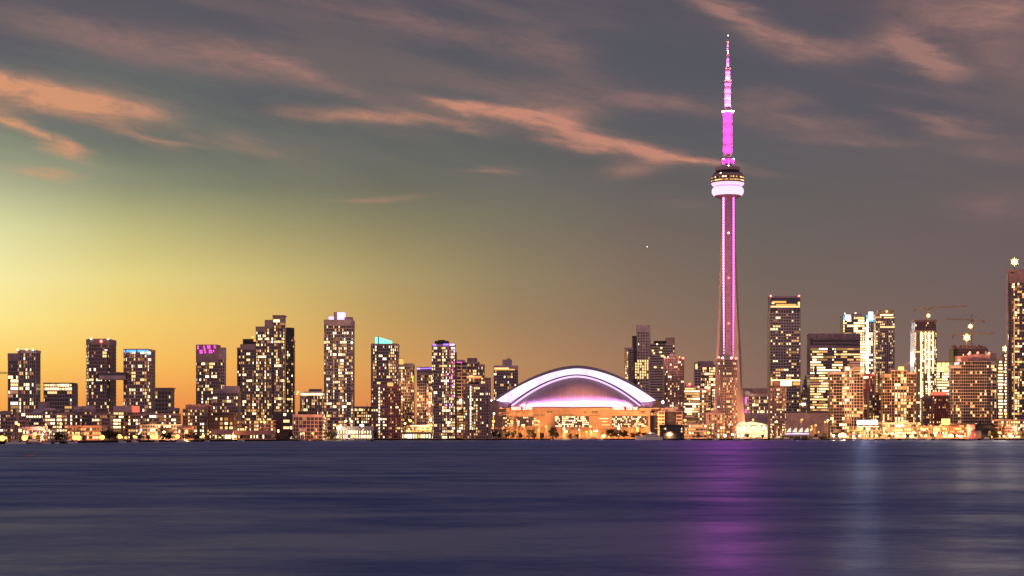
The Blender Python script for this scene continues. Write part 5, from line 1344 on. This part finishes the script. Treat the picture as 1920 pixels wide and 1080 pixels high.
o, bx_, bz_ = E('billboard', 1628, 2222, 'wide billboard blazing white above the shopfronts by the slab-lined condo', 'billboard')
m = MB(); m.box(bx_(1606), bx_(1646.5), 0, .8, bz_(796.5), bz_(787)); m.build('board', M_DARK, o)
m = MB(); m.box(bx_(1606.6), bx_(1625.6), -.3, -.05, bz_(795.6), bz_(788)); m.build('screen', mat_emit('screen_cool', (.85, 1.0, 1.0), 2.4, True), o)
m = MB(); m.box(bx_(1626.4), bx_(1645.8), -.3, -.05, bz_(795.8), bz_(787.8)); m.build('screen', mat_emit('screen_warm', (1.0, .98, .85), 2.4, True), o)
for x in (1609, 1627, 1643):
    m = MB(); m.bar((bx_(x), .4, 0), (bx_(x), .4, bz_(796)), .3, 5); m.build('leg', M_STEEL, o)
for i in range(11):
    b = bpy.data.objects.new('festoon_bulb', bulbmesh('white')); COL.objects.link(b); b.parent = o; b.location = (bx_(1608 + i*3.8), -1, bz_(799.3 + (i % 3)*.4)); b.scale = (.5,)*3

o, bx_, bz_ = E('clock_tower', 1223, 2205, 'slim dark clock tower silhouette standing before the stadium\'s east end', 'clock tower')
m = MB(); m.box(bx_(1219.6), bx_(1226.8), 0, 4.8, 0, bz_(779)); m.build('shaft', mat_pbr('clock_tower_stone', (.10, .08, .10), .8), o)
m = MB()
for x in (1219.6, 1225.9): m.box(bx_(x), bx_(x + .9), 0, .7, bz_(779), bz_(773.5)); m.box(bx_(x), bx_(x + .9), 4.1, 4.8, bz_(779), bz_(773.5))
m.box(bx_(1219.2), bx_(1227.2), -.3, 5.1, bz_(779.4), bz_(778.8)); m.box(bx_(1219.2), bx_(1227.2), -.3, 5.1, bz_(773.8), bz_(773)); m.build('belfry', M_BLACK, o)
m = MB(); a, b = bx_(1219.2), bx_(1227.2); m.add([(a,-.3,bz_(773)),(b,-.3,bz_(773)),(b,5.1,bz_(773)),(a,5.1,bz_(773)),((a+b)/2,2.4,bz_(768.6))], [(0,3,2,1),(0,1,4),(1,2,4),(2,3,4),(3,0,4)]); m.build('roof', M_BLACK, o)

o, bx_, bz_ = E('waterside_house', 1838, 2190, 'black flat-topped harbour house with a pale glazed bay at the water', 'house')
m = MB(); m.box(bx_(1818), bx_(1832), 2, 14, 0, bz_(809)); m.build('wall', M_BROWN, o)
m = MB(); m.box(bx_(1832), bx_(1858), 0, 14, 0, bz_(800)); m.build('wall', M_BLACK, o)
m = MB(); m.box(bx_(1829), bx_(1858), -1, 15, bz_(803), bz_(797)); m.box(bx_(1829), bx_(1840), -1, 15, bz_(797), bz_(794.5)); m.build('roof', M_BLACK, o)
m = MB(); m.box(bx_(1837), bx_(1840), 3, 6, bz_(797), bz_(790)); m.build('chimney', M_BLACK, o)
m = MB(); m.box(bx_(1820), bx_(1839), -1.8, 1.9, .4, bz_(807.5)); m.build('glazed_bay', M_GLASSL, o)
m = MB(); m.box(bx_(1853), bx_(1858.4), -.6, -.1, 4, bz_(808)); m.build('window', WIN['dim'], o)
win_obj('warm', (bx_(1827), -2.1, 5), 0, .8, 3.0, o)
m = MB(); m.box(bx_(1818), bx_(1830), 3, 13, bz_(809), bz_(796)); m.build('upper_wall', M_TAN, o)

o, bx_, bz_ = E('smokestack', 1870, 2280, 'tall thin black smokestack east of the rounded condo', 'chimney')
m = MB(); m.lathe([(1.5, 0), (1.1, bz_(750)), (1.35, bz_(749.6)), (1.35, bz_(748.6))], 14); m.build('shaft', M_BLACK, o)

# steel gantry frames by the west quay
for px0, px1, yt, Y, lab in ((333, 360, 802, 1600, 'square steel gantry frame on the quay west of the magenta-crowned tower'), (96, 104, 806, 1250, 'narrow steel frame by the water beside the squat block'), (1557, 1566, 798, 2212, 'pale steel gantry posts before the slab-lined condo')):
    o, bx_, bz_ = E('gantry', (px0 + px1)/2, Y, lab, 'gantry')
    for x in (px0, px1):
        m = MB(); m.box(bx_(x) - .25, bx_(x) + .25, 0, .5, 0, bz_(yt)); m.build('post', M_GOLD if Y > 2000 else M_STEEL, o)
    m = MB(); m.box(bx_(px0) - .4, bx_(px1) + .4, -.1, .6, bz_(yt), bz_(yt) + .6); m.build('crossbeam', M_GOLD if Y > 2000 else M_STEEL, o)

# ------------------------------------------------------------------ boats
def hull(m, L, B, H, x=0, sheer=.5, z=-.4):
    st_ = []
    for i in range(9):
        t = i/8; w = B/2*(1 - abs(2*t - .85)**2.6*.55) if t > .42 else B/2*(.86 + .14*t/.42)
        if t > .8: w = B/2*max(.03, (1-t)/.2)**.7*.8
        hz = H*(1 + sheer*max(0, t-.4)**2*2)
        xx = x - L/2 + L*t
        st_.append([(xx, -w, z + hz), (xx + .02*L*(t > .8), -w*.65, z), (xx + .02*L*(t > .8), w*.65, z), (xx, w, z + hz)])
    m.grid(st_); m.grid([[s[0] for s in st_], [s[3] for s in st_]])
    m.add(st_[0], [(0, 1, 2, 3)])
o = empty('motor_yacht', (X_(1217, 2150), 2150, 0)); tag(o, 'large white motor yacht moored under the dark clock tower', 'yacht')
o.rotation_euler = (0, 0, math.pi)
m = MB(); hull(m, 33, 7, 4.0); m.build('hull', M_WHITE, o)
m = MB(); m.box(-13, 6, -2.8, 2.8, 3.5, 6.0); m.box(-10, 3, -2.4, 2.4, 6.1, 8.0); m.box(-7, -1, -1.8, 1.8, 8.1, 9.3); m.add([(6,-2.8,3.5),(6,2.8,3.5),(10,1.8,3.5),(10,-1.8,3.5),(6,-2.8,6),(6,2.8,6)], [(0,1,2,3),(4,5,2,3),(0,3,4),(1,2,5)]); m.build('superstructure', M_WHITE, o)
m = MB(); m.box(-12, 5, -2.86, 2.86, 4.4, 5.4); m.box(-9, 3.05, -2.46, 2.46, 6.6, 7.5); m.build('window_band', M_GLASS, o)
m = MB(); m.bar((-4, 0, 9.2), (-5, 0, 12.6), .14, 5); m.bar((-5.6, -1.2, 11.2), (-5.6, 1.2, 11.2), .08); m.build('radar_mast', M_STEEL, o)
m = MB(); 
for i in range(12): m.bar((4 + i, -3.2 + i*.22, 3.9), (4 + i, -3.2 + i*.22, 4.8), .04)
m.build('railing', M_STEEL, o)
b = bpy.data.objects.new('deck_lamp', bulbmesh('yellow')); COL.objects.link(b); b.parent = o; b.location = (-1, 2.9, 9.0); b.scale = (.7,)*3
# (bx positions reuse one sailboat and one launch)
sb = MB(); hull(sb, 9, 2.6, 1.3); ME_H = sb.mesh('hull', M_WHITE)
sb = MB(); sb.box(-2.2, 1.2, -.8, .8, .8, 1.5); ME_C = sb.mesh('cabin', M_MAUVE)
sb = MB(); sb.bar((.5, 0, .7), (.5, 0, 12), .09, 5, .05); sb.bar((.5, 0, 1.8), (-3.2, 0, 1.9), .10); ME_M = sb.mesh('mast', M_WHITE)
sb = MB(); sb.bar((.5, 0, 12), (4.3, 0, 1.2), .03, 3); sb.bar((.5, 0, 12), (-4.3, 0, 1.1), .03, 3); ME_R = sb.mesh('rigging', M_STEEL)
rng = random.Random(77)
for px in (24, 30, 33, 79, 84, 100, 121, 125, 131, 224, 249, 292, 338, 347, 386, 449, 1040, 1049, 1063, 1098, 1126, 1290, 1342, 1620, 1633, 1741, 1759):
    Y = shoreY(px) - 6 - rng.random()*3
    o = empty('sailboat', (X_(px, Y), Y, 0)); o.rotation_euler = (0, 0, rng.uniform(-.7, .7) + (math.pi if rng.random() < .5 else 0)); s = rng.uniform(.8, 1.25); o.scale = (s, s, s)
    tag(o, None, 'sailboat', 'sailboats moored along the quay')
    for nm, me in (('hull', ME_H), ('cabin', ME_C), ('mast', ME_M), ('rigging', ME_R)):
        a = bpy.data.objects.new(nm, me); COL.objects.link(a); a.parent = o
    pend(o, px, 'bare-masted white sailboat moored')
lb = MB(); hull(lb, 14, 4, 1.8); L_H = lb.mesh('hull', M_DARK)
lb = MB(); lb.box(-4, 2, -1.5, 1.5, 1.3, 3.4); L_C = lb.mesh('cabin', M_WHITE)
lb = MB(); lb.box(-3.8, 1.8, -1.55, 1.55, 2.2, 2.9); L_W = lb.mesh('window_band', WIN['dim'])
for px in (60, 1078, 1110, 1385, 1421, 1455, 1476, 1528, 1568, 1610, 1672, 1702, 1725, 1770, 1822, 1852):
    Y = shoreY(px) - 7 - rng.random()*4
    o = empty('launch', (X_(px, Y), Y, 0)); o.rotation_euler = (0, 0, rng.uniform(-.3, .3) + (math.pi if rng.random() < .5 else 0))
    tag(o, None, 'motor boat', 'motor boats moored along the quay')
    for nm, me in (('hull', L_H), ('cabin', L_C), ('window_band', L_W)):
        a = bpy.data.objects.new(nm, me); COL.objects.link(a); a.parent = o
    pend(o, px, 'dark-hulled cabin launch moored')
# marker buoys and a pair of swans on the open water
bu = MB(); bu.lathe([(.9, -.3), (.9, .7), (.35, 1.3), (.22, 3.2), (.05, 3.5)], 10); ME_B = bu.mesh('buoy', M_BLACK)
for px, py in ((376, 829.5), (697, 827.5), (663, 826.2), (888, 825.5), (991, 826.2), (1014, 826), (1037, 825.8)):
    Y = CAMZ*F/(py - HZ); o = bpy.data.objects.new('marker_buoy', ME_B); COL.objects.link(o); o.location = (X_(px, Y), Y, 0)
    o.scale = (1.4, 1.4, 1.3); tag(o, None, 'buoy', 'marker buoys off the quay'); pend(o, px, 'dark marker buoy floating')
Y = CAMZ*F/(856.5 - HZ)
sw = MB(); sw.lathe([(.05, -.9), (.42, -.5), (.5, .1), (.3, .7), (.04, 1.0)], 10)
body = [(x, z, .15 + y*.6 if False else y*.45 + .15) for x, y, z in sw.v]
sw.v = body
sw.bar((0, -.75, .25), (0, -.95, .75), .09, 6, .06); sw.bar((0, -.95, .75), (0, -1.2, .72), .08, 6, .04)
ME_S = sw.mesh('duck', M_DARK, True)
for i, (px, lab) in enumerate(((61, 'small dark duck on the water, right of the pair'), (52, 'small dark duck on the water, left of the pair'))):
    o = bpy.data.objects.new('duck', ME_S); COL.objects.link(o); o.location = (X_(px, Y + i*3), Y + i*3, 0); o.scale = (1.4,)*3; o.rotation_euler = (0, 0, 1.2); tag(o, lab, 'duck', 'ducks on the lake')

# ------------------------------------------------------------------ airliner, at rest on its path
Y = 9000
o = empty('airliner', (X_(1213, Y), Y, Z_(463, Y))); tag(o, 'tiny distant airliner with one white light climbing west of the great spire', 'aeroplane')
o.rotation_euler = (0, math.radians(-9), 0)
m = MB(); m.bar((-18, 0, 0), (14, 0, 0), 2.0, 10); m.bar((14, 0, 0), (19, 0, -.3), 2.0, 10, .4); m.bar((-18, 0, 0), (-24, 0, 1.0), 2.0, 10, .4); m.build('fuselage', M_WHITE, o, True)
for s in (-1, 1):
    m = MB(); m.add([(4, s*1.5, -.6), (-3, s*1.5, -.6), (-9, s*17, .6), (-6, s*17, .6), (4, s*1.5, -.2), (-3, s*1.5, -.2), (-9, s*17, .8), (-6, s*17, .8)], [(0,1,2,3),(7,6,5,4),(0,3,7,4),(1,5,6,2),(3,2,6,7)]); m.build('wing', M_WHITE, o)
    m = MB(); m.bar((1, s*6, -1.6), (-3, s*6, -1.6), 1.0, 8); m.build('engine', M_STEEL, o)
m = MB(); m.add([(-17, -.2, 1.5), (-23, -.2, 1.5), (-25, -.2, 8), (-22, -.2, 8), (-17, .2, 1.5), (-23, .2, 1.5), (-25, .2, 8), (-22, .2, 8)], [(0,1,2,3),(7,6,5,4),(0,3,7,4),(1,5,6,2),(3,2,6,7)]); m.build('tail_fin', M_WHITE, o)
b = bpy.data.objects.new('nav_light', bulbmesh('white')); COL.objects.link(b); b.parent = o; b.location = (0, -3, 0); b.scale = (2.4,)*3

settle()
